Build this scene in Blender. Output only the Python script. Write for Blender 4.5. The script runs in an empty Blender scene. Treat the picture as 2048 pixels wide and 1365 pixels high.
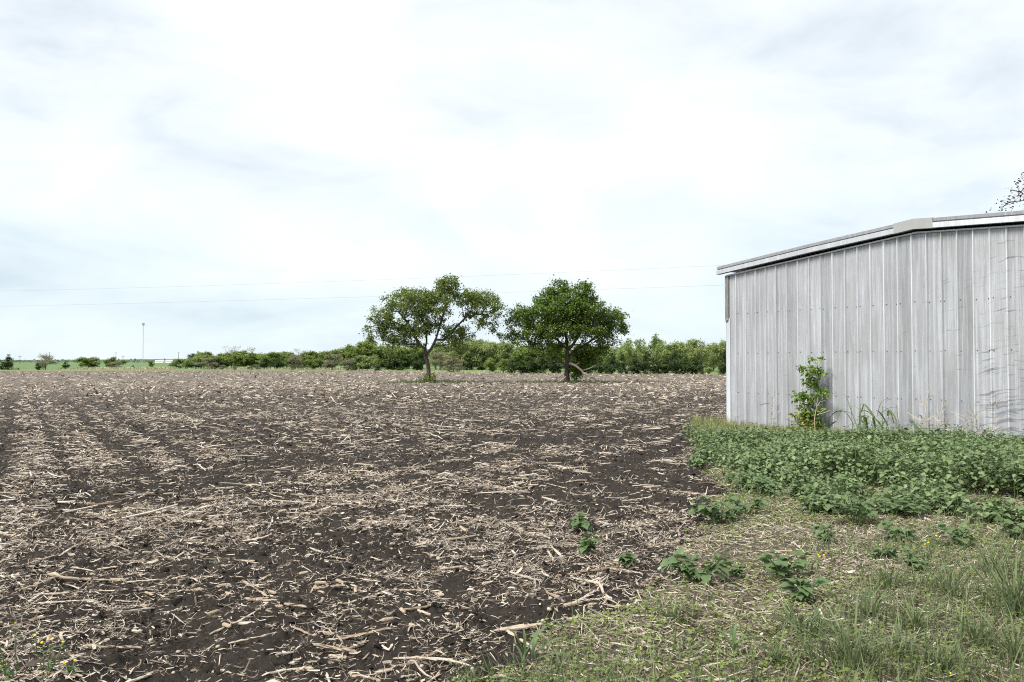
import bpy, math
import numpy as np

# ------------------------------------------------------------------ camera, sky, sun, exposure
sc = bpy.context.scene
COL = sc.collection
EYE = 1.65
FPX = 1700.0
PITCH = math.atan(41.5 / FPX)
cam = bpy.data.cameras.new('camera')
cam.sensor_width = 36.0
cam.lens = FPX / 2048 * 36.0
cam.clip_start = 0.05
cam.clip_end = 20000
co = bpy.data.objects.new('camera', cam)
COL.objects.link(co)
co.location = (0, 0, EYE)
co.rotation_euler = (math.pi / 2 + PITCH, 0, 0)
sc.camera = co
sc.view_settings.view_transform = 'Standard'
sc.view_settings.look = 'None'
sc.view_settings.exposure = 1.95
sc.view_settings.gamma = 1.0
sc.view_settings.use_curve_mapping = False
sc.render.engine = 'CYCLES'
sc.cycles.use_denoising = False
sc.cycles.filter_width = 1.1
sc.cycles.max_bounces = 6
sc.cycles.diffuse_bounces = 3
sc.cycles.transparent_max_bounces = 4

SUN_DIR = np.array([-0.50, -0.36, 0.79]); SUN_DIR /= np.linalg.norm(SUN_DIR)   # towards the sun
SUN_EL = math.asin(SUN_DIR[2])
SUN_AZ = math.atan2(SUN_DIR[0], SUN_DIR[1])
sl = bpy.data.lights.new('sun', 'SUN')
sl.energy = 1.5
sl.angle = math.radians(20)
sl.color = (1.0, 0.96, 0.9)
so = bpy.data.objects.new('sun', sl)
COL.objects.link(so)
from mathutils import Vector, Matrix, Euler
so.rotation_euler = Vector(SUN_DIR).to_track_quat('Z', 'Y').to_euler()
so.location = (-30, -20, 60)

world = bpy.data.worlds.new('World')
sc.world = world
world.use_nodes = True
wn, wl = world.node_tree.nodes, world.node_tree.links
wn.clear()


def wnode(t, **kw):
    n = wn.new(t)
    for k, v in kw.items():
        setattr(n, k, v)
    return n


w_out = wnode('ShaderNodeOutputWorld')
w_bg = wnode('ShaderNodeBackground')
w_sky = wnode('ShaderNodeTexSky', sky_type='NISHITA', sun_disc=False, sun_elevation=SUN_EL, sun_rotation=SUN_AZ)
w_tc = wnode('ShaderNodeTexCoord')
w_sep = wnode('ShaderNodeSeparateXYZ')
wl.new(w_tc.outputs['Generated'], w_sep.inputs[0])
SKY_SEED = 9.2
w_za = wnode('ShaderNodeMath', operation='MULTIPLY'); wl.new(w_sep.outputs[2], w_za.inputs[0]); w_za.inputs[1].default_value = 2.6
w_cmb = wnode('ShaderNodeCombineXYZ'); wl.new(w_sep.outputs[0], w_cmb.inputs[0]); wl.new(w_sep.outputs[1], w_cmb.inputs[1]); wl.new(w_za.outputs[0], w_cmb.inputs[2])
w_n0 = wnode('ShaderNodeTexNoise', noise_dimensions='4D'); wl.new(w_cmb.outputs[0], w_n0.inputs['Vector']); w_n0.inputs['W'].default_value = SKY_SEED
w_n0.inputs['Scale'].default_value = 1.5; w_n0.inputs['Detail'].default_value = 2
w_n1 = wnode('ShaderNodeTexNoise', noise_dimensions='4D'); wl.new(w_cmb.outputs[0], w_n1.inputs['Vector']); w_n1.inputs['W'].default_value = SKY_SEED + 4.0
w_n1.inputs['Scale'].default_value = 4.2; w_n1.inputs['Detail'].default_value = 9; w_n1.inputs['Roughness'].default_value = 0.55
w_n1.inputs['Distortion'].default_value = 0.35
w_a0 = wnode('ShaderNodeMath', operation='MULTIPLY'); wl.new(w_n0.outputs[0], w_a0.inputs[0]); w_a0.inputs[1].default_value = 0.48
w_a1 = wnode('ShaderNodeMath', operation='MULTIPLY'); wl.new(w_n1.outputs[0], w_a1.inputs[0]); w_a1.inputs[1].default_value = 0.52
w_a = wnode('ShaderNodeMath', operation='ADD'); wl.new(w_a0.outputs[0], w_a.inputs[0]); wl.new(w_a1.outputs[0], w_a.inputs[1])
w_r = wnode('ShaderNodeValToRGB'); wl.new(w_a.outputs[0], w_r.inputs[0])
cr = w_r.color_ramp
cr.elements[0].position = 0.34; cr.elements[0].color = (0.180, 0.200, 0.222, 1)
cr.elements[1].position = 0.60; cr.elements[1].color = (0.305, 0.305, 0.305, 1)
e = cr.elements.new(0.41); e.color = (0.212, 0.232, 0.248, 1)
e = cr.elements.new(0.46); e.color = (0.243, 0.260, 0.271, 1)
e = cr.elements.new(0.52); e.color = (0.270, 0.281, 0.287, 1)
w_ss = wnode('ShaderNodeMixRGB', blend_type='MULTIPLY'); w_ss.inputs[0].default_value = 1.0
wl.new(w_sky.outputs[0], w_ss.inputs[1]); w_ss.inputs[2].default_value = (0.05, 0.05, 0.05, 1)
w_m = wnode('ShaderNodeMixRGB'); w_m.inputs[0].default_value = 0.93
w_hr = wnode('ShaderNodeMapRange', interpolation_type='SMOOTHSTEP'); wl.new(w_sep.outputs[2], w_hr.inputs[0])
w_hr.inputs[1].default_value = 0.0; w_hr.inputs[2].default_value = 0.28; w_hr.inputs[3].default_value = 1.0; w_hr.inputs[4].default_value = 0.0
w_ht = wnode('ShaderNodeMixRGB', blend_type='MULTIPLY'); wl.new(w_hr.outputs[0], w_ht.inputs[0]); wl.new(w_r.outputs[0], w_ht.inputs[1]); w_ht.inputs[2].default_value = (0.84, 0.915, 0.95, 1)
wl.new(w_ss.outputs[0], w_m.inputs[1]); wl.new(w_ht.outputs[0], w_m.inputs[2])
wl.new(w_m.outputs[0], w_bg.inputs[0]); w_bg.inputs[1].default_value = 1.0
wl.new(w_bg.outputs[0], w_out.inputs[0])

# ------------------------------------------------------------------ helpers
rng = np.random.default_rng(11)
HOR = 724.0


def gp(px, py):
    """ground point measured in the photograph (2048 wide) -> metres"""
    u = (px - 1024) / FPX; v = (682.5 - py) / FPX
    y = math.cos(PITCH) - math.sin(PITCH) * v
    z = math.sin(PITCH) + math.cos(PITCH) * v
    t = EYE / -z
    return np.array([u * t, y * t])


def hz(py, Y):
    """height above ground of a picture row at distance Y"""
    v = (682.5 - py) / FPX
    return EYE + Y * (math.sin(PITCH) + math.cos(PITCH) * v) / (math.cos(PITCH) - math.sin(PITCH) * v)


def xz(px, Y):
    return (px - 1024) / FPX * Y


_perm = np.random.default_rng(5).permutation(4096)
_val = np.random.default_rng(6).random(4096)


def vnoise(x, y):
    xi = np.floor(x).astype(np.int64); yi = np.floor(y).astype(np.int64)
    fx = x - xi; fy = y - yi
    fx = fx * fx * fx * (fx * (fx * 6 - 15) + 10); fy = fy * fy * fy * (fy * (fy * 6 - 15) + 10)
    h = lambda a, b: _val[(_perm[(a & 4095)] + b * 57) & 4095]
    v00, v10, v01, v11 = h(xi, yi), h(xi + 1, yi), h(xi, yi + 1), h(xi + 1, yi + 1)
    return (v00 * (1 - fx) + v10 * fx) * (1 - fy) + (v01 * (1 - fx) + v11 * fx) * fy


def fbm(x, y, o=4):
    s = 0; a = 1; t = 0
    for i in range(o):
        s = s + a * vnoise(x * 2 ** i + 17.3 * i, y * 2 ** i - 9.1 * i); t += a; a *= 0.5
    return s / t


def smooth(a, b, x):
    t = np.clip((x - a) / (b - a), 0, 1)
    return t * t * (3 - 2 * t)


def mesh(name, V, F, mat=None, smooth_=False, mats=None, midx=None):
    """V (n,3); F an array (m,k) or a list of such arrays"""
    if not isinstance(F, list):
        F = [F]
    F = [np.asarray(f, dtype=np.int32) for f in F if len(f)]
    F = [f[None] if f.ndim == 1 else f for f in F]
    me = bpy.data.meshes.new(name)
    V = np.asarray(V, dtype=np.float32)
    me.vertices.add(len(V)); me.vertices.foreach_set('co', V.ravel())
    nl = sum(f.size for f in F); nf = sum(len(f) for f in F)
    me.loops.add(nl); me.loops.foreach_set('vertex_index', np.concatenate([f.ravel() for f in F]))
    me.polygons.add(nf)
    tot = np.concatenate([np.full(len(f), f.shape[1], np.int32) for f in F])
    me.polygons.foreach_set('loop_start', np.concatenate([[0], np.cumsum(tot)[:-1]]).astype(np.int32))
    me.polygons.foreach_set('loop_total', tot)
    me.polygons.foreach_set('use_smooth', np.full(nf, bool(smooth_)))
    for m in (mats or ([mat] if mat else [])):
        me.materials.append(m)
    if midx is not None:
        me.polygons.foreach_set('material_index', np.asarray(midx, np.int32))
    me.update(calc_edges=True)
    return me


def obj(name, me, parent=None, label=None, cat=None, group=None, kind=None, loc=(0, 0, 0), rot=(0, 0, 0), scale=(1, 1, 1)):
    o = bpy.data.objects.new(name, me)
    COL.objects.link(o)
    o.location = [float(v) for v in loc]; o.rotation_euler = [float(v) for v in rot]
    o.scale = (scale,) * 3 if isinstance(scale, (int, float)) else [float(v) for v in scale]
    if parent: o.parent = parent
    if label: o['label'] = label
    if cat: o['category'] = cat
    if group: o['group'] = group
    if kind: o['kind'] = kind
    return o


class MB:
    """collects vertices and faces"""
    def __init__(s): s.V = []; s.F = {}; s.n = 0

    def add(s, V, F):
        V = np.asarray(V, float)
        for f in (F if isinstance(F, list) else [F]):
            f = np.asarray(f, int)
            if f.ndim == 1: f = f[None]
            s.F.setdefault(f.shape[1], []).append(f + s.n)
        s.V.append(V); s.n += len(V)

    def box(s, a, b):
        (x0, y0, z0), (x1, y1, z1) = a, b
        V = [(x0, y0, z0), (x1, y0, z0), (x1, y1, z0), (x0, y1, z0), (x0, y0, z1), (x1, y0, z1), (x1, y1, z1), (x0, y1, z1)]
        s.add(V, [(0, 3, 2, 1), (4, 5, 6, 7), (0, 1, 5, 4), (1, 2, 6, 5), (2, 3, 7, 6), (3, 0, 4, 7)])

    def tube(s, P, R, n=6, cap=True):
        P = np.asarray(P, float); R = np.broadcast_to(np.asarray(R, float), (len(P),))
        T = np.gradient(P, axis=0); T /= np.linalg.norm(T, axis=1)[:, None] + 1e-12
        a = np.array([0, 0, 1.]) if abs(T[0][2]) < .9 else np.array([1., 0, 0])
        rings = []
        for i in range(len(P)):
            u = a - T[i] * np.dot(a, T[i]); u /= np.linalg.norm(u) + 1e-12
            a = u; v = np.cross(T[i], u)
            an = np.arange(n) * 2 * math.pi / n
            rings.append(P[i] + R[i] * (np.cos(an)[:, None] * u + np.sin(an)[:, None] * v))
        V = np.concatenate(rings)
        k = np.arange(n); k2 = (k + 1) % n
        F = np.concatenate([np.stack([k + i * n, k2 + i * n, k2 + (i + 1) * n, k + (i + 1) * n], 1) for i in range(len(P) - 1)])
        if cap:
            s.add(V, [F, np.arange(n)[::-1][None], (np.arange(n) + (len(P) - 1) * n)[None]])
        else:
            s.add(V, F)

    def mesh(s, name, mat, sm=False):
        return mesh(name, np.concatenate(s.V), [np.concatenate(f) for f in s.F.values()], mat, sm)


def scatter(name, T, F, pos, rot, scl, mat, idx=None, sm=False):
    """joined copies of small templates: T (K,nv,3), F (m,k); rot (n,3,3); scl (n,3)"""
    T = np.asarray(T, float)
    if T.ndim == 2: T = T[None]
    n = len(pos)
    if idx is None: idx = rng.integers(0, len(T), n)
    L = T[idx] * scl[:, None, :]
    V = np.einsum('nij,nvj->nvi', rot, L) + pos[:, None, :]
    nv = T.shape[1]
    Fs = []
    for f in (F if isinstance(F, list) else [F]):
        f = np.asarray(f, int)
        Fs.append((f[None] + (np.arange(n) * nv)[:, None, None]).reshape(-1, f.shape[1]))
    return mesh(name, V.reshape(-1, 3), Fs, mat, sm)


def rotm(yaw, pitch, roll):
    """local x forward: Rz(yaw) Ry(-pitch) Rx(roll), vectorised"""
    cy, sy = np.cos(yaw), np.sin(yaw); cp, sp = np.cos(pitch), np.sin(pitch); cr_, sr = np.cos(roll), np.sin(roll)
    R = np.empty((len(yaw), 3, 3))
    R[:, 0, 0] = cy * cp; R[:, 0, 1] = -sy * cr_ - cy * sp * sr; R[:, 0, 2] = sy * sr - cy * sp * cr_
    R[:, 1, 0] = sy * cp; R[:, 1, 1] = cy * cr_ - sy * sp * sr; R[:, 1, 2] = -cy * sr - sy * sp * cr_
    R[:, 2, 0] = sp; R[:, 2, 1] = cp * sr; R[:, 2, 2] = cp * cr_
    return R


# ------------------------------------------------------------------ materials
class M:
    def __init__(s, name):
        s.m = bpy.data.materials.new(name); s.m.use_nodes = True
        s.n, s.l = s.m.node_tree.nodes, s.m.node_tree.links
        s.b = s.n['Principled BSDF']; s.out = s.n['Material Output']

    def node(s, t, ins=None, **kw):
        n = s.n.new(t)
        for k, v in kw.items(): setattr(n, k, v)
        for k, v in (ins or {}).items():
            if hasattr(v, 'is_output'): s.l.new(v, n.inputs[k])
            else: n.inputs[k].default_value = v
        return n

    def coord(s): return s.node('ShaderNodeTexCoord').outputs['Object']

    def noise(s, vec, scale, detail=4, rough=.55, dist=0):
        return s.node('ShaderNodeTexNoise', {'Vector': vec, 'Scale': scale, 'Detail': detail, 'Roughness': rough, 'Distortion': dist}).outputs[0]

    def scale(s, vec, xyz): return s.node('ShaderNodeMapping', {'Vector': vec, 'Scale': xyz}).outputs[0]

    def ramp(s, fac, stops):
        r = s.node('ShaderNodeValToRGB', {'Fac': fac}); e = r.color_ramp.elements
        while len(e) < len(stops): e.new(.5)
        for el, (p, c) in zip(e, stops):
            el.position = p; el.color = (c, c, c, 1) if isinstance(c, (int, float)) else (*c, 1)
        return r.outputs[0]

    def mix(s, fac, a, b, mode='MIX'):
        n = s.node('ShaderNodeMixRGB', blend_type=mode)
        for i, v in enumerate((fac, a, b)):
            if hasattr(v, 'is_output'): s.l.new(v, n.inputs[i])
            elif i == 0: n.inputs[0].default_value = v
            else: n.inputs[i].default_value = (*v, 1)
        return n.outputs[0]

    def math(s, op, a, b=0.0):
        return s.node('ShaderNodeMath', {0: a, 1: b}, operation=op).outputs[0]

    def bump(s, h, strength, dist):
        b = s.node('ShaderNodeBump', {'Height': h, 'Strength': strength, 'Distance': dist})
        s.l.new(b.outputs[0], s.b.inputs['Normal'])

    def color(s, c):
        if hasattr(c, 'is_output'): s.l.new(c, s.b.inputs['Base Color'])
        else: s.b.inputs['Base Color'].default_value = (*c, 1)

    def set(s, rough=.8, spec=.3, metal=0):
        for k, v in (('Roughness', rough), ('Specular IOR Level', spec), ('Metallic', metal)):
            if hasattr(v, 'is_output'): s.l.new(v, s.b.inputs[k])
            else: s.b.inputs[k].default_value = v
        return s

    def island(s): return s.node('ShaderNodeNewGeometry').outputs['Random Per Island']

    def translucent(s, col, f=.3):
        t = s.node('ShaderNodeBsdfTranslucent')
        if hasattr(col, 'is_output'): s.l.new(col, t.inputs[0])
        else: t.inputs[0].default_value = (*col, 1)
        mx = s.node('ShaderNodeMixShader', {0: f, 1: s.b.outputs[0], 2: t.outputs[0]})
        s.l.new(mx.outputs[0], s.out.inputs[0])


def leaf_mat(name, stops, rough=.5, spec=.25, trans=.28):
    """leaf colour by random leaf, plus a slow drift through the plant"""
    m = M(name)
    k = m.node('ShaderNodeTexNoise', {'Vector': m.coord(), 'Scale': 1.3, 'Detail': 2.0}).outputs[0]
    f = m.math('ADD', m.math('MULTIPLY', m.island(), .6), m.math('MULTIPLY', k, .4))
    c = m.ramp(f, stops)
    m.color(c); m.set(rough, spec); m.translucent(c, trans)
    return m.m


def soil_material():
    m = M('dark tilled soil'); v = m.coord()
    n1 = m.noise(v, 2.2, 6, .6); n2 = m.noise(v, 38, 5, .65); n3 = m.noise(v, 160, 3, .6)
    soil = m.mix(m.ramp(n2, [(.3, 0.), (.7, 1.)]), (.010, .0083, .0068), (.040, .0335, .0275))
    soil = m.mix(m.ramp(n1, [(.35, 0.), (.7, .6)]), soil, (.052, .044, .036))
    # crumbs of chaff too small to build, thick in the distance where single pieces cannot be told apart
    p = m.node('ShaderNodeVectorMath', {0: v}, operation='LENGTH').outputs['Value']
    far = m.node('ShaderNodeMapRange', {'Value': p, 'From Min': 12.0, 'From Max': 60.0, 'To Min': .0, 'To Max': .14}).outputs[0]
    ch = m.noise(m.scale(v, (1, 1, 1)), 11, 4, .75, .6)
    cm = m.math('GREATER_THAN', m.math('ADD', ch, far), .64)
    tiny = m.math('GREATER_THAN', n3, .66)
    straw = m.mix(m.noise(v, 25, 2), (.22, .185, .152), (.38, .325, .27))
    c = m.mix(m.math('MULTIPLY', cm, .85), soil, straw)
    c = m.mix(m.math('MULTIPLY', tiny, .35), c, straw)
    m.color(c); m.set(.95, .12)
    m.bump(m.math('ADD', m.math('MULTIPLY', n2, .7), m.math('MULTIPLY', n3, .4)), .9, .03)
    return m.m


def verge_material():
    m = M('thatchy verge earth'); v = m.coord()
    n1 = m.noise(v, 1.6, 5, .6); n2 = m.noise(v, 30, 5, .7); n3 = m.noise(v, 120, 3, .6)
    c = m.mix(m.ramp(n2, [(.35, 0.), (.65, 1.)]), (.06, .052, .042), (.20, .175, .13))
    c = m.mix(m.ramp(n1, [(.45, 0.), (.7, .7)]), c, (.12, .078, .05))
    c = m.mix(m.math('MULTIPLY', m.math('GREATER_THAN', n3, .6), .5), c, (.38, .31, .22))
    m.color(c); m.set(.95, .1)
    m.bump(m.math('ADD', n2, m.math('MULTIPLY', n3, .5)), .9, .025)
    return m.m


def straw_material(name, stops):
    m = M(name)
    c = m.ramp(m.island(), stops)
    g = m.noise(m.scale(m.coord(), (60, 60, 60)), 1, 3)
    c = m.mix(.35, c, m.ramp(g, [(.3, .45), (.7, 1.)]), 'MULTIPLY')
    m.color(c); m.set(.75, .25)
    return m.m


def stalk_material():
    m = M('dry corn stalk'); v = m.coord()
    r = m.node('ShaderNodeObjectInfo').outputs['Random']
    c = m.ramp(r, [(0., (.28, .21, .15)), (.3, (.47, .38, .27)), (.6, (.57, .48, .37)), (.85, (.62, .54, .45)), (1., (.45, .41, .36))])
    n = m.noise(m.scale(v, (5, 90, 90)), 1, 4, .6)
    c = m.mix(.75, c, m.ramp(n, [(.32, .35), (.62, 1.)]), 'MULTIPLY')
    n2 = m.noise(v, 14, 4, .6)
    c = m.mix(m.ramp(n2, [(.52, 0.), (.68, .7)]), c, (.16, .10, .07))
    m.color(c); m.set(.65, .3); m.bump(n, .5, .004)
    return m.m


def plain(name, c, rough=.7, spec=.3, metal=0, var=.3, sc_=8):
    m = M(name); v = m.coord()
    n = m.noise(v, sc_, 5, .6)
    m.color(m.mix(var, c, m.ramp(n, [(.3, .35), (.7, 1.25)]), 'MULTIPLY')); m.set(rough, spec, metal)
    m.bump(n, .25, .01)
    return m.m


def bark_material(name, a, b):
    m = M(name); v = m.coord()
    n = m.noise(m.scale(v, (9, 9, 2.2)), 1, 6, .65)
    m.color(m.mix(m.ramp(n, [(.35, 0.), (.65, 1.)]), a, b)); m.set(.9, .15); m.bump(n, .8, .04)
    return m.m


def metal_material(name, base, dark, marks=True, pale=(.78, .80, .83)):
    m = M(name); v = m.coord()
    st = m.noise(m.scale(v, (16, 16, .55)), 1, 6, .65)          # runs of wash-off down the sheet
    bl = m.noise(m.scale(v, (2.4, 2.4, .9)), 1, 5, .6)
    fl = m.noise(m.scale(v, (60, 60, 5)), 1, 3, .6)
    c = m.mix(m.ramp(bl, [(.38, 0.), (.62, 1.)]), base, dark)
    c = m.mix(m.ramp(st, [(.47, 0.), (.66, .9)]), c, pale)
    c = m.mix(m.ramp(fl, [(.60, 0.), (.72, .5)]), c, (.62, .64, .66))
    if marks:
        sp = m.node('ShaderNodeSeparateXYZ', {0: v})
        w = m.noise(m.scale(v, (.8, .8, .8)), 1, 3)
        # scrapes left by swinging branches: thin, slanting, in patches at the right and near the ground
        zz = m.math('ADD', m.math('SUBTRACT', sp.outputs[2], m.math('MULTIPLY', sp.outputs[0], .16)), m.math('MULTIPLY', w, .55))
        cv = m.node('ShaderNodeCombineXYZ', {0: m.math('MULTIPLY', sp.outputs[0], 1.3), 1: 0.0, 2: m.math('MULTIPLY', zz, 17.0)}).outputs[0]
        ln = m.noise(cv, 1.0, 3, .7)
        right = m.node('ShaderNodeMapRange', {'Value': sp.outputs[0], 'From Min': 4.6, 'From Max': 6.8, 'To Min': 0., 'To Max': .125}).outputs[0]
        low = m.node('ShaderNodeMapRange', {'Value': sp.outputs[2], 'From Min': .1, 'From Max': 1.75, 'To Min': .075, 'To Max': 0.}).outputs[0]
        top = m.node('ShaderNodeMapRange', {'Value': sp.outputs[2], 'From Min': 3.4, 'From Max': 4.1, 'To Min': 0., 'To Max': -.12}).outputs[0]
        patch = m.math('MULTIPLY', m.noise(v, .9, 2), .10)
        s = m.math('ADD', m.math('ADD', ln, right), m.math('ADD', m.math('ADD', low, top), patch))
        mk = m.ramp(s, [(.735, 0.), (.80, .62)])
        c = m.mix(mk, c, (.11, .11, .13))
        mk2 = m.math('MULTIPLY', low, 2.6)
        c = m.mix(mk2, c, (.34, .355, .41))
    rnd = m.node('ShaderNodeObjectInfo').outputs['Random']
    c = m.mix(.8, c, m.ramp(rnd, [(0., .80), (.5, 1.), (1., 1.12)]), 'MULTIPLY')
    m.color(c)
    m.set(m.ramp(st, [(.3, .42), (.7, .6)]), .4, .25)
    m.bump(m.noise(m.scale(v, (3, 3, .8)), 1, 2), .12, .02)
    return m.m


SOIL = soil_material(); VERGE = verge_material()
STRAW = straw_material('corn trash', [(0., (.085, .064, .05)), (.3, (.24, .19, .145)), (.52, (.43, .36, .285)), (.8, (.57, .495, .40)), (.93, (.64, .57, .48)), (1., (.48, .45, .42))])
THATCH = straw_material('dead grass', [(0., (.15, .11, .08)), (.4, (.31, .26, .20)), (.75, (.48, .42, .33)), (1., (.60, .55, .46))])
STALK = stalk_material()
COB = plain('corn cob', (.43, .345, .25), .85, .15, 0, .6, 70)
STONE = plain('pale field stone', (.44, .38, .31), .85, .2, 0, .5, 30)
CLOD = plain('soil clod', (.029, .0242, .0198), .95, .1, 0, .7, 90)
GALV = metal_material('weathered galvanised sheet', (.375, .38, .395), (.325, .328, .338), True, (.49, .515, .55))
GALV_TRIM = metal_material('galvanised trim', (.50, .50, .51), (.42, .42, .43), False)
GALV_PALE = metal_material('pale bleached trim', (.58, .60, .63), (.52, .54, .57), False, (.66, .68, .71))
GALV_DULL = metal_material('dull brownish trim', (.24, .23, .22), (.19, .18, .17), False, (.3, .29, .28))
GALV_CAPP = plain('flat grey cap sheet', (.34, .345, .34), .6, .3, 0, .12, 5)
GALV_CAP = metal_material('grey ridge cap metal', (.31, .315, .325), (.28, .285, .295), False, (.36, .365, .375))
RIBM_LIT = metal_material('rib metal with painted gleam', (.56, .575, .60), (.47, .48, .495), True, (.66, .69, .72))  # same sheet as the pans; sky gleam on the ribs put in as paler colour
SCREW = plain('dark screw head', (.12, .11, .11), .5, .4, .3)
NETTLE = leaf_mat('weed leaf', [(0., (.055, .092, .032)), (.35, (.112, .168, .064)), (.62, (.17, .235, .10)), (.94, (.27, .34, .165)), (1., (.36, .36, .12))], .45, .38, .22)
WEED = leaf_mat('broad weed leaf', [(0., (.055, .095, .036)), (.5, (.11, .17, .068)), (1., (.185, .25, .115))], .5, .3, .25)
CLOVER = leaf_mat('clover leaf', [(0., (.085, .12, .035)), (.5, (.17, .225, .06)), (1., (.30, .33, .11))], .6, .2, .25)
GRASS = leaf_mat('grass blade', [(0., (.075, .105, .045)), (.4, (.12, .16, .07)), (.72, (.19, .23, .11)), (.85, (.30, .30, .16)), (1., (.48, .43, .28))], .55, .25, .3)
JOHNSON = leaf_mat('broad grass blade', [(0., (.05, .085, .025)), (.6, (.12, .18, .06)), (1., (.22, .29, .13))], .45, .35, .3)
SAPL = leaf_mat('sapling leaf', [(0., (.07, .13, .02)), (.5, (.15, .25, .04)), (1., (.27, .36, .075))], .45, .35, .35)
YELLOWLEAF = leaf_mat('yellowing leaf', [(0., (.14, .18, .04)), (.6, (.30, .32, .06)), (1., (.48, .42, .08))], .55, .25, .3)
PETAL = plain('yellow petal', (.85, .62, .02), .6, .2, 0, .15)
LEAF_A = leaf_mat('elm leaf', [(0., (.062, .088, .022)), (.4, (.125, .175, .04)), (.75, (.205, .27, .065)), (1., (.29, .36, .10))], .5, .3, .3)
LEAF_B = leaf_mat('hackberry leaf', [(0., (.045, .078, .015)), (.4, (.09, .15, .024)), (.75, (.155, .24, .038)), (1., (.23, .32, .065))], .5, .3, .3)
BG_GREEN = leaf_mat('wood leaf green', [(0., (.095, .14, .035)), (.5, (.195, .265, .065)), (1., (.31, .38, .11))], .6, .2, .3)
BG_WILLOW = leaf_mat('wood leaf yellow green', [(0., (.155, .205, .065)), (.5, (.265, .335, .115)), (1., (.40, .455, .19))], .6, .2, .3)
BG_DARK = leaf_mat('evergreen leaf', [(0., (.034, .058, .02)), (.5, (.065, .105, .034)), (1., (.11, .155, .055))], .6, .2, .2)
BG_BROWN = leaf_mat('budding grey brush', [(0., (.15, .15, .09)), (.5, (.25, .25, .15)), (1., (.35, .35, .23))], .7, .15, .3)
BG_PALE = leaf_mat('pale budding leaf', [(0., (.20, .22, .13)), (.5, (.32, .33, .22)), (1., (.45, .45, .34))], .7, .15, .3)
REDLEAF = leaf_mat('dark reddish leaf', [(0., (.05, .035, .035)), (.6, (.10, .075, .07)), (1., (.14, .13, .09))], .5, .3, .25)
BARK = bark_material('grey brown bark', (.075, .062, .052), (.24, .205, .175))
BARK_DK = bark_material('dark bark', (.035, .028, .024), (.12, .10, .085))
DEADWOOD = bark_material('bleached dead wood', (.20, .165, .135), (.46, .40, .35))
TWIG = plain('dry weed stem', (.46, .38, .28), .8, .2)
GREENSTEM = plain('green stem', (.13, .19, .07), .6, .3)
POLEWOOD = bark_material('pole wood', (.16, .13, .11), (.32, .28, .24))
WIRE = plain('power cable', (.22, .22, .23), .5, .4, 0, .1)
STEEL = plain('tower steel', (.42, .40, .40), .5, .4, .3, .2)
WHITEP = plain('white building sheet', (.80, .80, .78), .6, .3, 0, .1)
ROOFM = plain('grey roof sheet', (.62, .63, .64), .5, .4, 0, .2)


def meadow_material(name, a, b, c3, sc1=.05):
    m = M(name); v = m.coord()
    n = m.noise(v, sc1, 6, .6); n2 = m.noise(v, 1.7, 4, .7)
    c = m.mix(m.ramp(n, [(.35, 0.), (.65, 1.)]), a, b)
    c = m.mix(m.ramp(n2, [(.42, 0.), (.72, .8)]), c, c3)
    m.color(c); m.set(.95, .1); m.bump(n2, .8, .2)
    return m.m


STRIP = meadow_material('mown grass strip', (.10, .15, .045), (.16, .21, .075), (.26, .28, .12))
CROP = meadow_material('young green crop', (.095, .155, .065), (.12, .185, .08), (.16, .20, .10), .02)
BASE = meadow_material('earth below', (.06, .05, .04), (.08, .07, .05), (.1, .09, .06))
HILL = meadow_material('far wooded rise', (.075, .105, .065), (.10, .13, .085), (.13, .15, .11), .01)

# ------------------------------------------------------------------ the lie of the land
# verge edge: measured along the line where dark soil gives way to grass
_e = np.array([gp(*p) for p in [(930, 1400), (985, 1365), (1060, 1325), (1150, 1262), (1250, 1208), (1330, 1172), (1395, 1105), (1420, 1052),
                                (1455, 1000), (1432, 955), (1385, 890), (1372, 862), (1420, 838)]])
EDGE_Y = _e[:, 1]; EDGE_X = _e[:, 0]
WALL0 = gp(1456, 858)                                   # near left corner of the barn
_iz = 1 / WALL0[1] + 3.15e-5 * (2010 - 1456)
WALL1 = np.array([xz(2010, 1 / _iz), 1 / _iz])
WU = (WALL1 - WALL0) / np.linalg.norm(WALL1 - WALL0)     # along the gable wall
WB = np.array([-WU[1], WU[0]])                           # into the barn


def edge_x(y):
    e = np.interp(y, EDGE_Y, EDGE_X)
    e = np.where(y < EDGE_Y[0], EDGE_X[0] - (EDGE_Y[0] - y) * .5, e)
    return np.where(y > EDGE_Y[-1], 60 + 0 * y, e)


def verge_d(x, y):
    """metres inside the verge (negative in the field)"""
    return x - edge_x(y) + .55 * (fbm(x * 1.7, y * 1.7, 3) - .5)


ROWA = math.atan2(-975, 1700)                            # direction of the old crop rows


def row_phase(x, y):
    return (x * math.cos(ROWA) - y * math.sin(ROWA)) / .95 + .25 * (fbm(x * .12, y * .12, 2) - .5)


def height(x, y):
    r = np.hypot(x, y)
    f = 1 - smooth(60, 125, r)
    g = smooth(-.15, .35, verge_d(x, y))
    lo = .12 * (fbm(x * .32, y * .32, 3) - .5)
    rows = .026 * np.sin(2 * math.pi * row_phase(x, y))
    a = fbm(x * 3.1 + 9, y * 3.1, 3)
    cl = .05 * np.abs(a - .5) * 2 + .06 * np.clip(vnoise(x * 8.5, y * 8.5) - .45, 0, 1) + .05 * np.clip(vnoise(x * 19, y * 19 + 4) - .4, 0, 1) + .022 * vnoise(x * 41, y * 41)
    vg = .035 * fbm(x * 2.2, y * 2.2, 3) + .012 * vnoise(x * 14, y * 14)
    return f * (lo * .6 + (1 - g) * (rows + cl - .04) + g * vg)


def H1(x, y): return float(height(np.array([x]), np.array([y]))[0])


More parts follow.
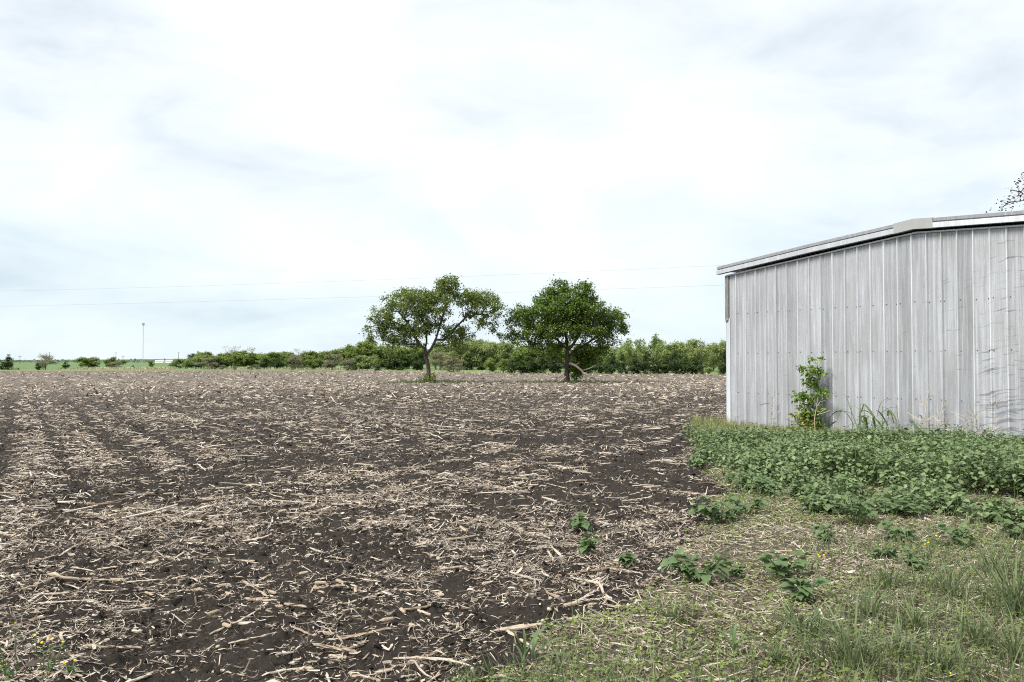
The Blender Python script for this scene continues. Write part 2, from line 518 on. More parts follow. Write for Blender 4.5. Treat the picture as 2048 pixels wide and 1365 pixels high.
# far edge of the tilled field, by bearing
_b = [(-2400, 742), (-600, 742), (0, 742), (350, 741.5), (700, 742), (860, 745), (1000, 746.5), (1180, 748), (1450, 749.5), (1800, 751), (3000, 756), (5000, 760)]
_bp = np.array([gp(*p) for p in _b]); _ba = np.arctan2(_bp[:, 0], _bp[:, 1]); _br = np.hypot(_bp[:, 0], _bp[:, 1])


def field_r(th): return np.interp(th, _ba, _br)


TH = np.linspace(-math.radians(50), math.radians(50), 660)
S = [2.4]
while S[-1] < 165: S.append(S[-1] * (1.0048 if S[-1] < 9 else 1.0095 if S[-1] < 60 else 1.02))
S = np.array(S); S = (S - S[0]) / (S[-1] - S[0])
R0, RR = 2.4, field_r(TH)
Rg = R0 + S[:, None] * (RR - R0)[None, :]
X = Rg * np.sin(TH)[None]; Y = Rg * np.cos(TH)[None]
Zg = height(X, Y)
nr, nt = X.shape
V = np.stack([X, Y, Zg], -1).reshape(-1, 3)
I = np.arange(nr * nt).reshape(nr, nt)
Fq = np.stack([I[:-1, :-1], I[:-1, 1:], I[1:, 1:], I[1:, :-1]], -1).reshape(-1, 4)[:, ::-1]
cx = V[Fq].mean(1)
inv = verge_d(cx[:, 0], cx[:, 1]) > 0


def submesh(name, F, mat):
    u, idx = np.unique(F, return_inverse=True)
    return mesh(name, V[u], idx.reshape(F.shape), mat, True)


obj('field', submesh('field', Fq[~inv], SOIL), kind='structure', label='dark tilled soil of the harvested corn field', cat='field')
obj('grass_verge', submesh('grass_verge', Fq[inv], VERGE), kind='structure', label='thatchy weedy verge between field and barn', cat='verge')

# ground beyond the field: grass strip, then a green crop to the horizon; one wide sheet below all
th2 = np.linspace(-math.radians(60), math.radians(60), 180)
rr = field_r(th2)


def annulus(radii, zs):
    A = np.stack([np.stack([r * np.sin(th2), r * np.cos(th2), np.full_like(th2, z)], -1) for r, z in zip(radii, zs)])
    k, n = A.shape[:2]; I = np.arange(k * n).reshape(k, n)
    return A.reshape(-1, 3), np.stack([I[:-1, :-1], I[1:, :-1], I[1:, 1:], I[:-1, 1:]], -1).reshape(-1, 4)[:, ::-1]


Va, Fa = annulus([rr - .4, rr + 12, rr + 34], [-.03, .02, .03])
obj('grass_strip', mesh('grass_strip', Va, Fa, STRIP, True), kind='structure', label='bright mown grass strip along the far field edge', cat='grass')
Va, Fa = annulus([rr + 34, rr * 0 + 330, rr * 0 + 700, rr * 0 + 2000, rr * 0 + 9000], [.03, .05, .2, .3, .3])
obj('meadow', mesh('meadow', Va, Fa, CROP, True), kind='structure', label='pale green crop land reaching to the horizon', cat='crop')
an = np.linspace(0, 2 * math.pi, 97)[:-1]
Vd = np.concatenate([[[0, 0, -.3]], np.stack([9500 * np.cos(an), 9500 * np.sin(an), an * 0 - .3], -1)])
obj('ground', mesh('ground', Vd, np.stack([np.zeros(96, int), 1 + np.arange(96), 1 + (np.arange(96) + 1) % 96], 1), BASE), kind='structure', label='ground sheet under the whole land', cat='ground')
# low rises on the skyline
hx = np.linspace(-3200, 3200, 500)
hzv = 3.5 + 7 * fbm(hx * .0016 + 3, hx * 0 + 2, 3) + 3.0 * fbm(hx * .02, hx * 0 + 7, 3)
Vh = np.concatenate([np.stack([hx, hx * 0 + 2900, hx * 0 + .2], -1), np.stack([hx, hx * 0 + 3000, hzv], -1), np.stack([hx, hx * 0 + 3500, hx * 0 + .2], -1)])
k = np.arange(499)
obj('hills', mesh('hills', Vh, np.concatenate([np.stack([k, k + 1, k + 501, k + 500], 1), np.stack([k + 500, k + 501, k + 1001, k + 1000], 1)]), HILL, True), kind='structure', label='low bluish wooded rise along the skyline', cat='hill')

# ------------------------------------------------------------------ barn
BARN_D = 13.0
_zr = 1 / (1 / WALL0[1] + 3.15e-5 * (1838 - 1456))
SR = float(np.linalg.norm(np.array([xz(1838, _zr), _zr]) - WALL0))   # ridge position along the wall
BARN_W = 2 * SR
Z_EAVE, SLOPE, SLOPE_R = 3.80, (hz(437, _zr) - .26 - 3.80) / SR, .066   # wall top at the corner, roof pitches
print('barn', SR, SLOPE)
barn = obj('metal_barn', None, label='weathered grey corrugated metal barn with low gable at the field edge', cat='barn',
           loc=(WALL0[0], WALL0[1], 0), rot=(0, 0, math.atan2(WU[1], WU[0])))


def wtop(s): return Z_EAVE + SLOPE * s if s <= SR else Z_EAVE + SLOPE * SR - SLOPE_R * (s - SR)


PW = .3065
npan = int(BARN_W / PW)
for i in range(npan):
    s0, s1 = i * PW, (i + 1) * PW
    # pan of the sheet with two shallow stiffening swages; local y<0 is towards the viewer
    prof = [(s0, 0), (s0 + .085, 0), (s0 + .095, -.006), (s0 + .113, -.006), (s0 + .123, 0), (s0 + .185, 0), (s0 + .195, -.006), (s0 + .213, -.006), (s0 + .223, 0), (s1, 0)]
    V_ = []; n_ = len(prof)
    wob = rng.normal(0, .0022, 5)
    lv = [-.05, .9, 1.86, 2.82]
    for q, z in enumerate(lv + [None]):
        for s, y in prof: V_.append((s, y + wob[q], wtop(s) - .02 if z is None else z))
    k_ = np.arange(n_ - 1)
    Fp = np.concatenate([np.stack([k_ + a * n_, k_ + 1 + a * n_, k_ + 1 + (a + 1) * n_, k_ + (a + 1) * n_], 1) for a in range(len(lv))])
    obj('wall_panel', mesh('wall_panel', V_, Fp, GALV), barn)
for i in range(npan + 1):
    s = i * PW
    p = [(-.026, .004), (-.010, -.040), (.010, -.040), (.026, .004)]
    V_ = [(s + a, b, z) for z in (-.05, wtop(s) - .015) for a, b in p]
    j = rng.normal(0, .003)
    V_ = [(a + (j if z > 1 else 0), b, z) for a, b, z in V_]
    obj('rib', mesh('rib', V_, [(0, 1, 5, 4), (1, 2, 6, 5), (2, 3, 7, 6)], RIBM_LIT), barn)
mb = MB()
for z in (.91, 1.86, 2.82):
    for i in range(npan + 1):
        for ds in ([-.042, .042] if i % 3 == 0 else [.042]):
            s = i * PW + ds; zz = z + rng.normal(0, .006)
            mb.tube([(s, .004, zz), (s, -.012, zz)], [.010, .008], 6)
obj('wall_screws', mb.mesh('wall_screws', SCREW), barn, kind='stuff')


def sweep(name, pts, prof, mat):
    """prof: (y,z) offsets, swept along (s, z) points"""
    V_ = [(s, y, z + dz) for s, z in pts for y, dz in prof]
    n_ = len(prof); k_ = np.arange(n_); k2 = (k_ + 1) % n_
    F = np.concatenate([np.stack([k_ + a * n_, k_ + (a + 1) * n_, k2 + (a + 1) * n_, k2 + a * n_], 1) for a in range(len(pts) - 1)])
    return mesh(name, V_, [F, np.arange(n_)[None], (np.arange(n_)[::-1] + (len(pts) - 1) * n_)[None]], mat)


RAKE = [(.0, .105), (-.145, .105), (-.150, .100), (-.150, .006), (-.02, .006), (.0, .01)]
STRIPP = [(.0, .195), (-.128, .195), (-.128, .135), (-.09, .128), (-.09, .112), (.0, .112)]
for pts in ([(-.22, wtop(-.22) + .03), (2.55, wtop(2.55) + .045), (SR - .39, wtop(SR - .39) + .03)], [(SR + .37, wtop(SR + .37) + .03), (7.4, wtop(7.4) + .035), (BARN_W + .3, wtop(BARN_W + .3) + .03)]):
    obj('rake_trim', sweep('rake_trim', pts, RAKE, GALV_PALE), barn)
    obj('roof_edge_strip', sweep('roof_edge_strip', pts, STRIPP, GALV_CAP), barn)
CAP = [(.0, .201), (-.153, .201), (-.153, -.002), (.0, -.002)]
obj('ridge_cap', sweep('ridge_cap', [(SR - .42, wtop(SR - .42) + .03), (SR, wtop(SR) + .036), (SR + .40, wtop(SR + .40) + .03)], CAP, GALV_CAPP), barn, label='plain grey sheet cap folded over the gable peak')
for a, b in ((.02, SR), (SR, BARN_W - .02)):            # thin closing strip where the sheets meet the rake
    obj('top_flashing', sweep('top_flashing', [(a, wtop(a)), (b, wtop(b))], [(.0, -.012), (-.05, -.012), (-.05, -.042), (.0, -.042)], GALV_PALE), barn)
mb = MB(); mb.box((-.035, -.042, 2.72), (.075, .09, Z_EAVE - .03)); mb.add([(-.036, -.044, 2.72), (.076, -.043, 2.72), (.07, -.075, 2.665), (-.02, -.07, 2.64)], (0, 1, 2, 3))
obj('corner_trim', mb.mesh('corner_trim', GALV_DULL), barn, label='dull brown upper corner trim with a torn lower end')
mb = MB(); mb.box((-.006, -.036, -.1), (.118, .1, 2.715))
obj('corner_trim', mb.mesh('corner_trim', GALV_PALE), barn, label='pale bleached lower corner trim')
mb = MB(); mb.box((BARN_W - .06, -.036, -.1), (BARN_W + .03, .1, Z_EAVE - .03))
obj('corner_trim', mb.mesh('corner_trim', GALV_PALE), barn)
mb = MB(); mb.box((.02, .12, -.1), (.06, BARN_D, Z_EAVE - .01)); obj('side_wall', mb.mesh('side_wall', GALV), barn)
mb = MB(); mb.box((BARN_W - .06, .12, -.1), (BARN_W - .02, BARN_D, wtop(BARN_W) - .01)); obj('side_wall', mb.mesh('side_wall', GALV), barn)
mb = MB(); mb.add([(.07, BARN_D, -.1), (BARN_W - .07, BARN_D, -.1), (BARN_W - .07, BARN_D, wtop(BARN_W)), (SR, BARN_D, wtop(SR) - .02), (.07, BARN_D, Z_EAVE)], (0, 1, 2, 3, 4)); obj('back_wall', mb.mesh('back_wall', GALV), barn)
for a, b in ((-.21, SR), (SR, BARN_W + .29)):
    za, zb = wtop(a) + .12, wtop(b) + .12
    V_ = [(a, .01, za), (b, .01, zb), (b, BARN_D + .15, zb), (a, BARN_D + .15, za)]
    V_ += [(x, y, z + .05) for x, y, z in V_]
    obj('roof', mesh('roof', V_, [(3, 2, 1, 0), (4, 5, 6, 7), (0, 1, 5, 4), (1, 2, 6, 5), (2, 3, 7, 6), (3, 0, 4, 7)], GALV_TRIM), barn)


_pan = [o for o in barn.children if o.name.startswith('wall_panel')]
for i, o in enumerate([o for o in barn.children if o.name.startswith('rib')]): o.parent = _pan[min(i, len(_pan) - 1)]
_roof = [o for o in barn.children if o.name.startswith('roof') and 'edge' not in o.name]
for nm in ('rake_trim', 'roof_edge_strip'):
    for i, o in enumerate([o for o in barn.children if o.name.startswith(nm)]): o.parent = _roof[i]
for o in [o for o in barn.children if o.name.startswith('ridge_cap')]: o.parent = _roof[0]


def wall_pt(s, d):
    """ground point at s metres along the gable wall, d metres in front of it"""
    return WALL0 + WU * s - WB * d


# ------------------------------------------------------------------ trees
LEAF_T = np.array([[0, 0, 0], [.35, .30, .03], [1, 0, -.06], [.35, -.30, .03]], float)
LEAF_F = np.array([[0, 1, 2, 3]])


def leaf_rot(n, r, down=.25):
    return rotm(r.uniform(0, 2 * math.pi, n), r.normal(-down, .55, n), r.normal(0, .6, n))


def clusters_in(lobes, dens, r):
    out = []
    for (x, y, z, rx, ry, rz, k) in lobes:
        n = max(2, int(dens * k * (rx * ry * rz) ** .75))
        p = r.normal(size=(n, 3)); p /= np.linalg.norm(p, axis=1)[:, None]
        p *= (r.uniform(.12, 1, n) ** .45)[:, None]
        out.append(p * (rx, ry, rz) + (x, y, z))
    return np.concatenate(out)


def grow(limbs, C, r, tip=.007, pw=2.35, maxr=None):
    """join every leaf cluster to the nearest limb; returns chains of (points, radii)"""
    P = []; par = []
    for limb, parent in limbs:
        prev = parent
        for q in limb:
            P.append(np.array(q, float)); par.append(prev); prev = len(P) - 1
    A = np.array(P)
    order = np.argsort([np.min(np.linalg.norm(A - c, axis=1)) for c in C])
    for ci in order:
        c = C[ci]; A = np.array(P)
        d = np.linalg.norm(A - c, axis=1) + 1.1 * np.maximum(0, A[:, 2] - c[2]) + .12 * np.maximum(0, .35 * c[2] - A[:, 2]) * 3
        j = int(np.argmin(d)); L = np.linalg.norm(c - A[j])
        m = max(1, int(L / .45)); prev = j
        side = r.normal(0, .10 * L, 3); side[2] += .10 * L
        for t in np.linspace(0, 1, m + 1)[1:]:
            P.append(A[j] + (c - A[j]) * t + side * math.sin(math.pi * t) + r.normal(0, .02, 3)); par.append(prev); prev = len(P) - 1
    n = len(P); acc = np.zeros(n); kids = [[] for _ in range(n)]
    for i in range(n):
        if par[i] >= 0: kids[par[i]].append(i)
    rad = np.zeros(n)
    for i in range(n - 1, -1, -1):
        rad[i] = tip if not kids[i] else max(sum(rad[k] ** pw for k in kids[i]) ** (1 / pw), tip * 1.05)
    chains = []; stack = [0]
    starts = [(0, None)]
    while starts:
        i, p0 = starts.pop()
        pts = [] if p0 is None else [P[p0]]; rs = [] if p0 is None else [min(rad[i], rad[p0])]
        while True:
            pts.append(P[i]); rs.append(rad[i])
            if not kids[i]: break
            ks = sorted(kids[i], key=lambda k: -rad[k])
            for k in ks[1:]: starts.append((k, i))
            i = ks[0]
        chains.append((np.array(pts), np.array(rs)))
    return chains


def branches(chains, k=1.0, mn=0.0, flare=None):
    mb = MB()
    for p, r_ in chains:
        if len(p) < 2: continue
        r_ = np.maximum(r_ * k, mn)
        if flare is not None:
            r_ = r_ * (1 + flare * np.exp(-np.maximum(p[:, 2], 0) / .25))
        mb.tube(p, r_, 8 if r_.max() > .06 else 4, False)
    return mb


def foliage(name, C, per, spread, size, mat, r, down=.25, flat=.75):
    n = len(C) * per
    pos = np.repeat(C, per, 0) + r.normal(0, 1, (n, 3)) * np.array([spread, spread, spread * flat])
    s = r.uniform(.6, 1.35, n) * size
    scl = np.stack([s, s * r.uniform(.7, 1.2, n), s], 1)
    return scatter(name, LEAF_T, LEAF_F, pos, leaf_rot(n, r, down), scl, mat)


def field_tree(name, px, py, lobes, limbs, dens, per, leafm, barkm, seed, rk, label, size=.17):
    r = np.random.default_rng(seed)
    g = gp(px, py)
    t = obj(name, None, label=label, cat='tree', loc=(g[0], g[1], -.02))
    C = clusters_in(lobes, dens, r)
    ch = grow(limbs, C, r)
    obj('trunk', branches(ch, rk, .009, .5).mesh('trunk', barkm, True), t)
    # leaves also along the outer twigs
    tw = np.concatenate([p[-3:-1] for p, q in ch if len(p) > 3])
    C2 = np.concatenate([C, tw[r.random(len(tw)) < .45]])
    obj('crown', foliage('crown', C2, per, .18, size, leafm, r), t)
    return t, g


T1 = [(1.5, .2, 7.75, .95, 1.1, .85, 1.0), (1.35, -.3, 7.0, 1.2, 1.2, .7, .6), (-1.4, .5, 6.6, 2.3, 2.0, .95, .8), (-1.2, -1.2, 6.0, 1.9, 1.5, .9, .7), (.7, -1.0, 6.2, 1.5, 1.5, 1.1, .7),
      (3.2, .3, 6.75, 1.6, 1.7, .8, .8), (4.7, -.2, 6.0, 1.35, 1.4, 1.2, .75), (4.7, .3, 4.6, 1.1, 1.1, .6, .5), (-3.6, 0, 5.2, 1.15, 1.4, 1.3, .7), (-2.5, .4, 3.9, 1.7, 1.5, .9, .9),
      (-.8, -.6, 4.6, 1.5, 1.4, 1.1, .8), (2.0, .5, 3.9, 1.5, 1.4, .7, .9), (2.4, -.4, 2.7, .7, .7, .8, .7), (-2.9, -.2, 2.9, .6, .6, .7, .6), (-4.5, .2, 4.0, .6, .8, .8, .5), (3.3, .8, 5.3, .9, 1., .5, .5),
      (.6, .3, 4.9, .8, .8, .8, .5), (-1.2, .2, 3.0, 1.0, .9, .5, .6), (5.8, 0, 3.9, .4, .5, .3, .5), (.9, .2, 3.0, .7, .7, .4, .5)]
L1 = [([(0, 0, 0), (-.05, 0, .5), (-.03, 0, 1.0), (-.12, 0, 1.6), (-.3, 0, 2.15)], -1),
      ([(-.3, .05, 2.7), (-.2, .1, 3.3), (-.25, .2, 4.1), (-.5, .3, 4.9), (-.9, .4, 5.7)], 4),
      ([(-.75, -.1, 3.0), (-1.25, -.2, 4.0), (-1.8, -.2, 4.9), (-2.4, -.1, 5.6)], 5),
      ([(.2, -.2, 2.7), (.55, -.3, 3.4), (.8, -.3, 4.3), (1.1, -.3, 5.2), (1.4, -.2, 6.3)], 4),
      ([(1.1, .2, 3.4), (1.9, .3, 4.2), (2.6, .3, 4.9), (3.3, .2, 5.7)], 15)]
tree1, G1 = field_tree('elm_tree', 858, 766, T1, L1, 38, 42, LEAF_A, BARK_DK, 3, 2.2, 'left of the two field trees, broad open crown with one high tuft')
T2 = [(-.7, .3, 7.45, 1.1, 1.1, .65, 1.), (1.2, -.2, 7.25, 1.1, 1.2, .6, 1.), (0, .3, 6.5, 2.7, 2.3, .85, 1.), (-1.0, -1.3, 5.7, 2.0, 1.4, .9, .9), (1.4, -1.2, 5.6, 2.1, 1.4, .9, .9), (-.35, .6, 5.1, 3.6, 2.5, .95, .95),
      (-3.5, 0, 5.2, 1.15, 1.4, .95, .9), (3.5, .1, 5.0, 1.25, 1.5, .9, .95), (-.4, -.8, 4.1, 3.5, 2.1, .7, .9), (3.3, .2, 3.5, 1.0, 1.1, .55, .6), (-3.3, .2, 3.2, 1.4, 1.1, .45, .5), (-1.8, -.6, 2.9, 1.3, 1.2, .45, .5),
      (1.9, -.4, 2.8, 1.2, 1., .8, .9), (-2.6, .1, 3.9, 1.4, 1.2, .6, .8), (2.6, .3, 4.2, 1.2, 1.2, .6, .8), (-.9, .5, 3.1, 1.2, 1.0, .5, .6), (-4.0, .2, 3.9, .8, .8, .4, .6), (-4.6, .2, 3.5, .4, .6, .3, .5), (-1.6, -.2, 2.3, 1.2, .9, .45, .6), (1.9, .2, 2.0, .9, .8, .6, .9), (2.9, .1, 2.6, .7, .7, .4, .6), (.95, .3, 1.7, .65, .8, 1.1, 1.6), (4.3, .1, 4.3, .6, .9, .5, .7), (-4.4, .2, 4.6, .5, .8, .4, .5)]
L2 = [([(0, 0, 0), (-.02, 0, .6), (.03, 0, 1.3), (.02, 0, 2.0), (.05, 0, 2.6)], -1),
      ([(.0, .1, 3.3), (-.15, .2, 4.1), (-.35, .2, 5.1), (-.6, .2, 6.2)], 4),
      ([(-.5, -.1, 1.75), (-1.2, -.2, 2.15), (-1.9, -.1, 2.3), (-2.7, 0, 2.75)], 2),
      ([(-.45, -.2, 3.1), (-1.2, -.3, 3.8), (-2.1, -.2, 4.5)], 4),
      ([(.45, -.2, 3.0), (1.0, -.3, 3.9), (1.4, -.3, 5.0), (1.5, -.2, 6.2)], 4),
      ([(.7, .2, 2.6), (1.6, .3, 3.1), (2.4, .2, 3.7), (3.0, .1, 4.3)], 3)]
tree2, G2 = field_tree('hackberry_tree', 1134, 766, T2, L2, 40, 46, LEAF_B, BARK_DK, 4, 2.2, 'right of the two field trees, dense green crown with fallen limbs below')

# broken limbs and basal growth at the two field trees
r = np.random.default_rng(21)


def dead_limb(pts, rad, label, tw=5):
    mb = MB(); pts = np.array(pts, float)
    rad *= 1.35; mb.tube(pts, np.linspace(rad, rad * .45, len(pts)), 6)
    for q in range(tw):
        i = r.integers(1, len(pts)); a = pts[i]; d = r.normal(0, .4, 3); d[2] = abs(d[2]) * .4 if a[2] > .3 else abs(d[2]) * .8
        e = a + d * 1.6; e[2] = max(e[2], .03)
        mb.tube([a, (a + e) / 2 + r.normal(0, .06, 3), e], [rad * .4, rad * .3, rad * .12], 4)
    o = obj('fallen_limb', mb.mesh('fallen_limb', DEADWOOD, True), label=label, cat='limb', loc=(G2[0], G2[1] - .55, 0))


dead_limb([(.15, -.25, 1.55), (.6, -.35, 1.35), (1.1, -.4, .95), (1.35, -.45, .5), (1.45, -.5, .02)], .085, 'bleached broken limb slanting from the right field tree to the soil', 7)
dead_limb([(1.2, -.5, .8), (1.8, -.55, .5), (2.4, -.5, .05)], .06, 'thin grey fallen limb at the far right under the right field tree', 5)
dead_limb([(-.25, -.3, .85), (-.7, -.35, .45), (-1.3, -.35, .03)], .06, 'dark propped limb left of the right field tree trunk', 5)
dead_limb([(-.15, -.4, .5), (-.5, -.5, .22), (-.9, -.55, .02)], .05, 'short limb lying against the right field tree trunk', 3)


def bush(name, gx, gy, w, h, d, leafm, label, cat='bush', n=26, per=40, size=.13, seed=1, group=None, barkm=BARK):
    r_ = np.random.default_rng(seed)
    t = obj(name, None, label=label, cat=cat, group=group, loc=(gx, gy, 0))
    C = clusters_in([(0, 0, h * .5, w * .45, d * .45, h * .45, 1)], n / (w * d * h * .09) ** .75, r_)
    C[:, 2] = np.maximum(C[:, 2], .08)
    obj('stem', branches(grow([([(0, 0, -.03), (0, 0, h * .12), (0, 0, h * .3)], -1)], C, r_), 1, .006).mesh('stem', barkm), t)
    obj('foliage', foliage('foliage', C, per, w * .1, size, leafm, r_), t)
    return t


bush('basal_shoots', G1[0] + .1, G1[1] - .35, 1.35, .75, .8, LEAF_A, 'leafy shoots around the foot of the left field tree', seed=31, n=22, per=30, size=.14)
bush('basal_shoots', G2[0] + .75, G2[1] - .2, 1.2, 1.9, 1.0, LEAF_B, 'dark leafy suckers beside the right field tree trunk', seed=32, n=40, per=36, size=.14)
# rough grass under the trees
pos = []
for G, a, b in ((G1, -3.2, 3.5), (G2, -3.6, 4.5)):
    n = 1300
    pos.append(np.stack([G[0] + r.normal((a + b) / 2, (b - a) / 4, n), G[1] + r.normal(-.1, .55, n), np.zeros(n)], 1))
pos = np.concatenate(pos); n = len(pos); pos[:, 2] = height(pos[:, 0], pos[:, 1])
BLADE = np.array([[0, -.5, 0], [0, .5, 0], [.05, -.42, .55], [.05, .42, .55], [.25, -.2, .9], [.25, .2, .9], [.45, 0, 1.05]], float)
BLADE_F = [np.array([[0, 1, 3, 2], [2, 3, 5, 4]]), np.array([[4, 5, 6]])]
yaw0 = lambda n: rotm(rng.uniform(0, 6.283, n), np.zeros(n), rng.normal(0, .25, n))
s = r.uniform(.08, .26, n)
obj('rough_grass', scatter('rough_grass', BLADE, BLADE_F, pos, yaw0(n), np.stack([s, s * 0 + .04, s], 1), GRASS), kind='stuff', label='rough green grass on the soil under the two field trees', cat='grass')


# --- wood and hedge trees: a few grown kinds of unit size, copied and scaled
def kind_tree(lobes, trunk_h, leafm, barkm, seed, n, per, spread, size, tip=.004, rk=1.0):
    r_ = np.random.default_rng(seed)
    C = clusters_in(lobes, n, r_)
    C[:, 2] = np.maximum(C[:, 2], .04)
    ch = grow([([(0, 0, -.02), (.01, 0, trunk_h * .5), (0, .01, trunk_h), (.01, 0, (trunk_h + .75) / 2), (0, 0, .72)], -1)], C, r_, tip)
    tr = branches(ch, rk, .0022).mesh('trunk', barkm)
    cr_ = foliage('crown', C, per, spread, size, leafm, r_, .2, .85) if per else None
    return tr, cr_


def rl(seed, n, wx, z0, z1, cone=0.):
    q = np.random.default_rng(seed); L = []
    for i in range(n):
        z = q.uniform(z0, z1); w = wx * (1 - cone * (z - z0) / (z1 - z0)) * math.sqrt(max(.15, 1 - ((z - (z0 + z1) / 2) / (z1 - z0) * 1.5) ** 2))
        a = q.uniform(0, 6.283); d = q.uniform(.2, .75) * w
        L.append((d * math.cos(a), d * math.sin(a), z, w * q.uniform(.4, .6), w * q.uniform(.4, .6), q.uniform(.09, .16), q.uniform(.7, 1.2)))
    return L


KIND = {
    'green': [kind_tree(rl(41 + i, 13, .5, .22, .9), .2, BG_GREEN, BARK_DK, 51 + i, 760, 30, .038, .060) for i in range(3)],
    'willow': [kind_tree(rl(61 + i, 13, .5, .2, .9), .2, BG_WILLOW, BARK, 71 + i, 720, 28, .038, .054) for i in range(3)],
    'dark': [kind_tree(rl(81 + i, 14, .48, .02, .88, .5), .1, BG_DARK, BARK_DK, 91 + i, 800, 30, .036, .058) for i in range(2)],
    'brush': [kind_tree(rl(101 + i, 12, .5, .1, .88), .1, BG_BROWN, BARK, 111 + i, 700, 22, .038, .048) for i in range(2)],
    'sparse': [kind_tree(rl(121 + i, 9, .5, .4, .92), .3, BG_PALE, BARK, 131 + i, 560, 5, .04, .035, .0032, 1.0) for i in range(2)],
    'tall': [kind_tree(rl(141 + i, 7, .36, .58, .93), .4, BG_GREEN, BARK, 151 + i, 520, 26, .034, .05, .004) for i in range(2)],
}
KCOUNT = {}


def wood_tree(kind, px, base, top, wpx, label, group, name='wood_tree', cat='tree', dy=0.):
    Yd = gp(px, base)[1]; x = xz(px, Yd)
    h = hz(top, Yd); w = wpx / FPX * Yd
    if kind == 'dark' and wpx > 22: w *= 1.25
    v = KCOUNT.get(kind, 0); KCOUNT[kind] = v + 1
    tr, cr_ = KIND[kind][v % len(KIND[kind])]
    t = obj(name, None, label=label, cat=cat, group=group, loc=(x, Yd + dy, 0), rot=(0, 0, (v * 2.4) % 6.28), scale=(w * 1.22, w * 1.22, h * 1.06))
    obj('trunk', tr, t)
    if cr_: obj('crown', cr_, t)
    return t


LG = 'trees in the row left of the two field trees'
q = np.random.default_rng(77)
# left wood row
for px, top, w in [(402, 710, 34), (424, 711, 32), (447, 708, 36), (470, 711, 34), (492, 709, 36), (516, 707, 38), (541, 706, 38), (566, 706, 36), (590, 706, 34), (618, 704, 38), (643, 702, 40), (668, 702, 40), (690, 699, 40)]:
    wood_tree('green', px, 738 + q.uniform(-.6, .6), top, w, 'green rounded tree in the wooded row left of the field trees', LG)
for px, top, w in [(434, 716, 26), (528, 715, 26), (555, 716, 24), (604, 714, 26), (632, 714, 26), (655, 714, 28)]:
    wood_tree('dark', px, 739.3, top, w, 'dark low tree at the foot of the left wooded row', 'dark low trees of the left row')
for px, top, w in [(352, 719, 28), (372, 716, 30), (392, 714, 32)]:
    wood_tree('willow', px, 738.6, top, w, 'yellowish bush at the left end of the wooded row', 'yellowish bushes at the row end', 'row_bush', 'bush')
wood_tree('dark', 383, 736.2, 707, 26, 'dark tree top showing behind the yellowish bushes at the row end', None)
wood_tree('dark', 397, 736.0, 706, 20, 'second dark tree top behind the left end of the wooded row', None)
wood_tree('brush', 417, 739.5, 717, 34, 'grey brown bush near the left end of the wooded row', None, 'row_bush', 'bush')
wood_tree('sparse', 463, 736.5, 690, 36, 'tall half bare tree rising from the left wooded row', None)
wood_tree('sparse', 503, 736.4, 693, 27, 'smaller bare grey tree rising from the left wooded row', None)
wood_tree('sparse', 597, 737.5, 696, 34, 'pale budding tree in the middle of the left wooded row', None)
wood_tree('brush', 592, 740.0, 706, 30, 'olive brown brush under the pale budding tree', None, 'row_bush', 'bush')
wood_tree('green', 624, 740.4, 718, 24, 'small round green bush before the left wooded row', None, 'row_bush', 'bush')
wood_tree('brush', 664, 740.3, 710, 40, 'wide grey green brush before the right end of the left row', None, 'row_bush', 'bush')
wood_tree('brush', 697, 741.2, 714, 34, 'rounded olive brush left of the yellow green bush', None, 'row_bush', 'bush')
wood_tree('willow', 735, 741.6, 713, 42, 'round yellow green bush left of the left field tree', None, 'row_bush', 'bush')
wood_tree('dark', 755, 742.6, 731, 20, 'small very dark shrub beside the round yellow green bush', None, 'row_bush', 'bush')
wood_tree('sparse', 768, 742.8, 735, 14, 'tiny whitish shrub at the field edge left of the elm', None, 'row_bush', 'bush')
for px, top, w in [(446, 733, 14), (500, 733, 13), (513, 732, 12), (470, 734, 12)]:
    wood_tree('brush', px, 740.2, top - 2, w, 'small dry shrub along the foot of the left row', 'small dry shrubs at the row foot', 'row_bush', 'bush')
# behind the left field tree
for px, top, w in [(712, 693, 44), (738, 684, 46), (762, 690, 46), (790, 696, 46), (818, 697, 44), (845, 696, 44)]:
    wood_tree('green', px, 738.5, top, w, 'green tree of the wood behind the left field tree', 'wood behind the left field tree')
wood_tree('dark', 741, 736.4, 675, 34, 'dark high tree at the left edge of the left field tree crown', None)
for px, top, w in [(778, 708, 36), (806, 709, 36), (834, 708, 34), (720, 708, 30)]:
    wood_tree('dark', px, 741.4, top, w, 'dark tree at the wood edge behind the left field tree', 'dark edge trees behind the left field tree')
wood_tree('brush', 880, 743.5, 706, 36, 'grey green brush just right of the left field tree trunk', None, 'row_bush', 'bush')
wood_tree('brush', 908, 744.5, 708, 42, 'rounded grey green brush between the two field trees', None, 'row_bush', 'bush')
# between the field trees
for px, top, w in [(872, 694, 44), (902, 688, 46), (932, 682, 50), (963, 684, 50), (992, 688, 48), (1020, 690, 46)]:
    wood_tree('willow', px, 740.5, top, w, 'pale yellow green tree between the two field trees', 'pale wood between the field trees')
for px, top, w in [(940, 706, 34), (1012, 708, 34), (965, 712, 30)]:
    wood_tree('dark', px, 741.0, top, w, 'dark tree at the wood edge between the field trees', 'dark edge trees between the field trees')
wood_tree('green', 980, 746, 717, 28, 'small round green bush standing alone between the field trees', None, 'row_bush', 'bush')
wood_tree('green', 1007, 746.3, 719, 24, 'lower green bush right of the round lone bush', None, 'row_bush', 'bush')
wood_tree('brush', 916, 746, 728, 20, 'little olive shrub at the field edge between the field trees', None, 'row_bush', 'bush')
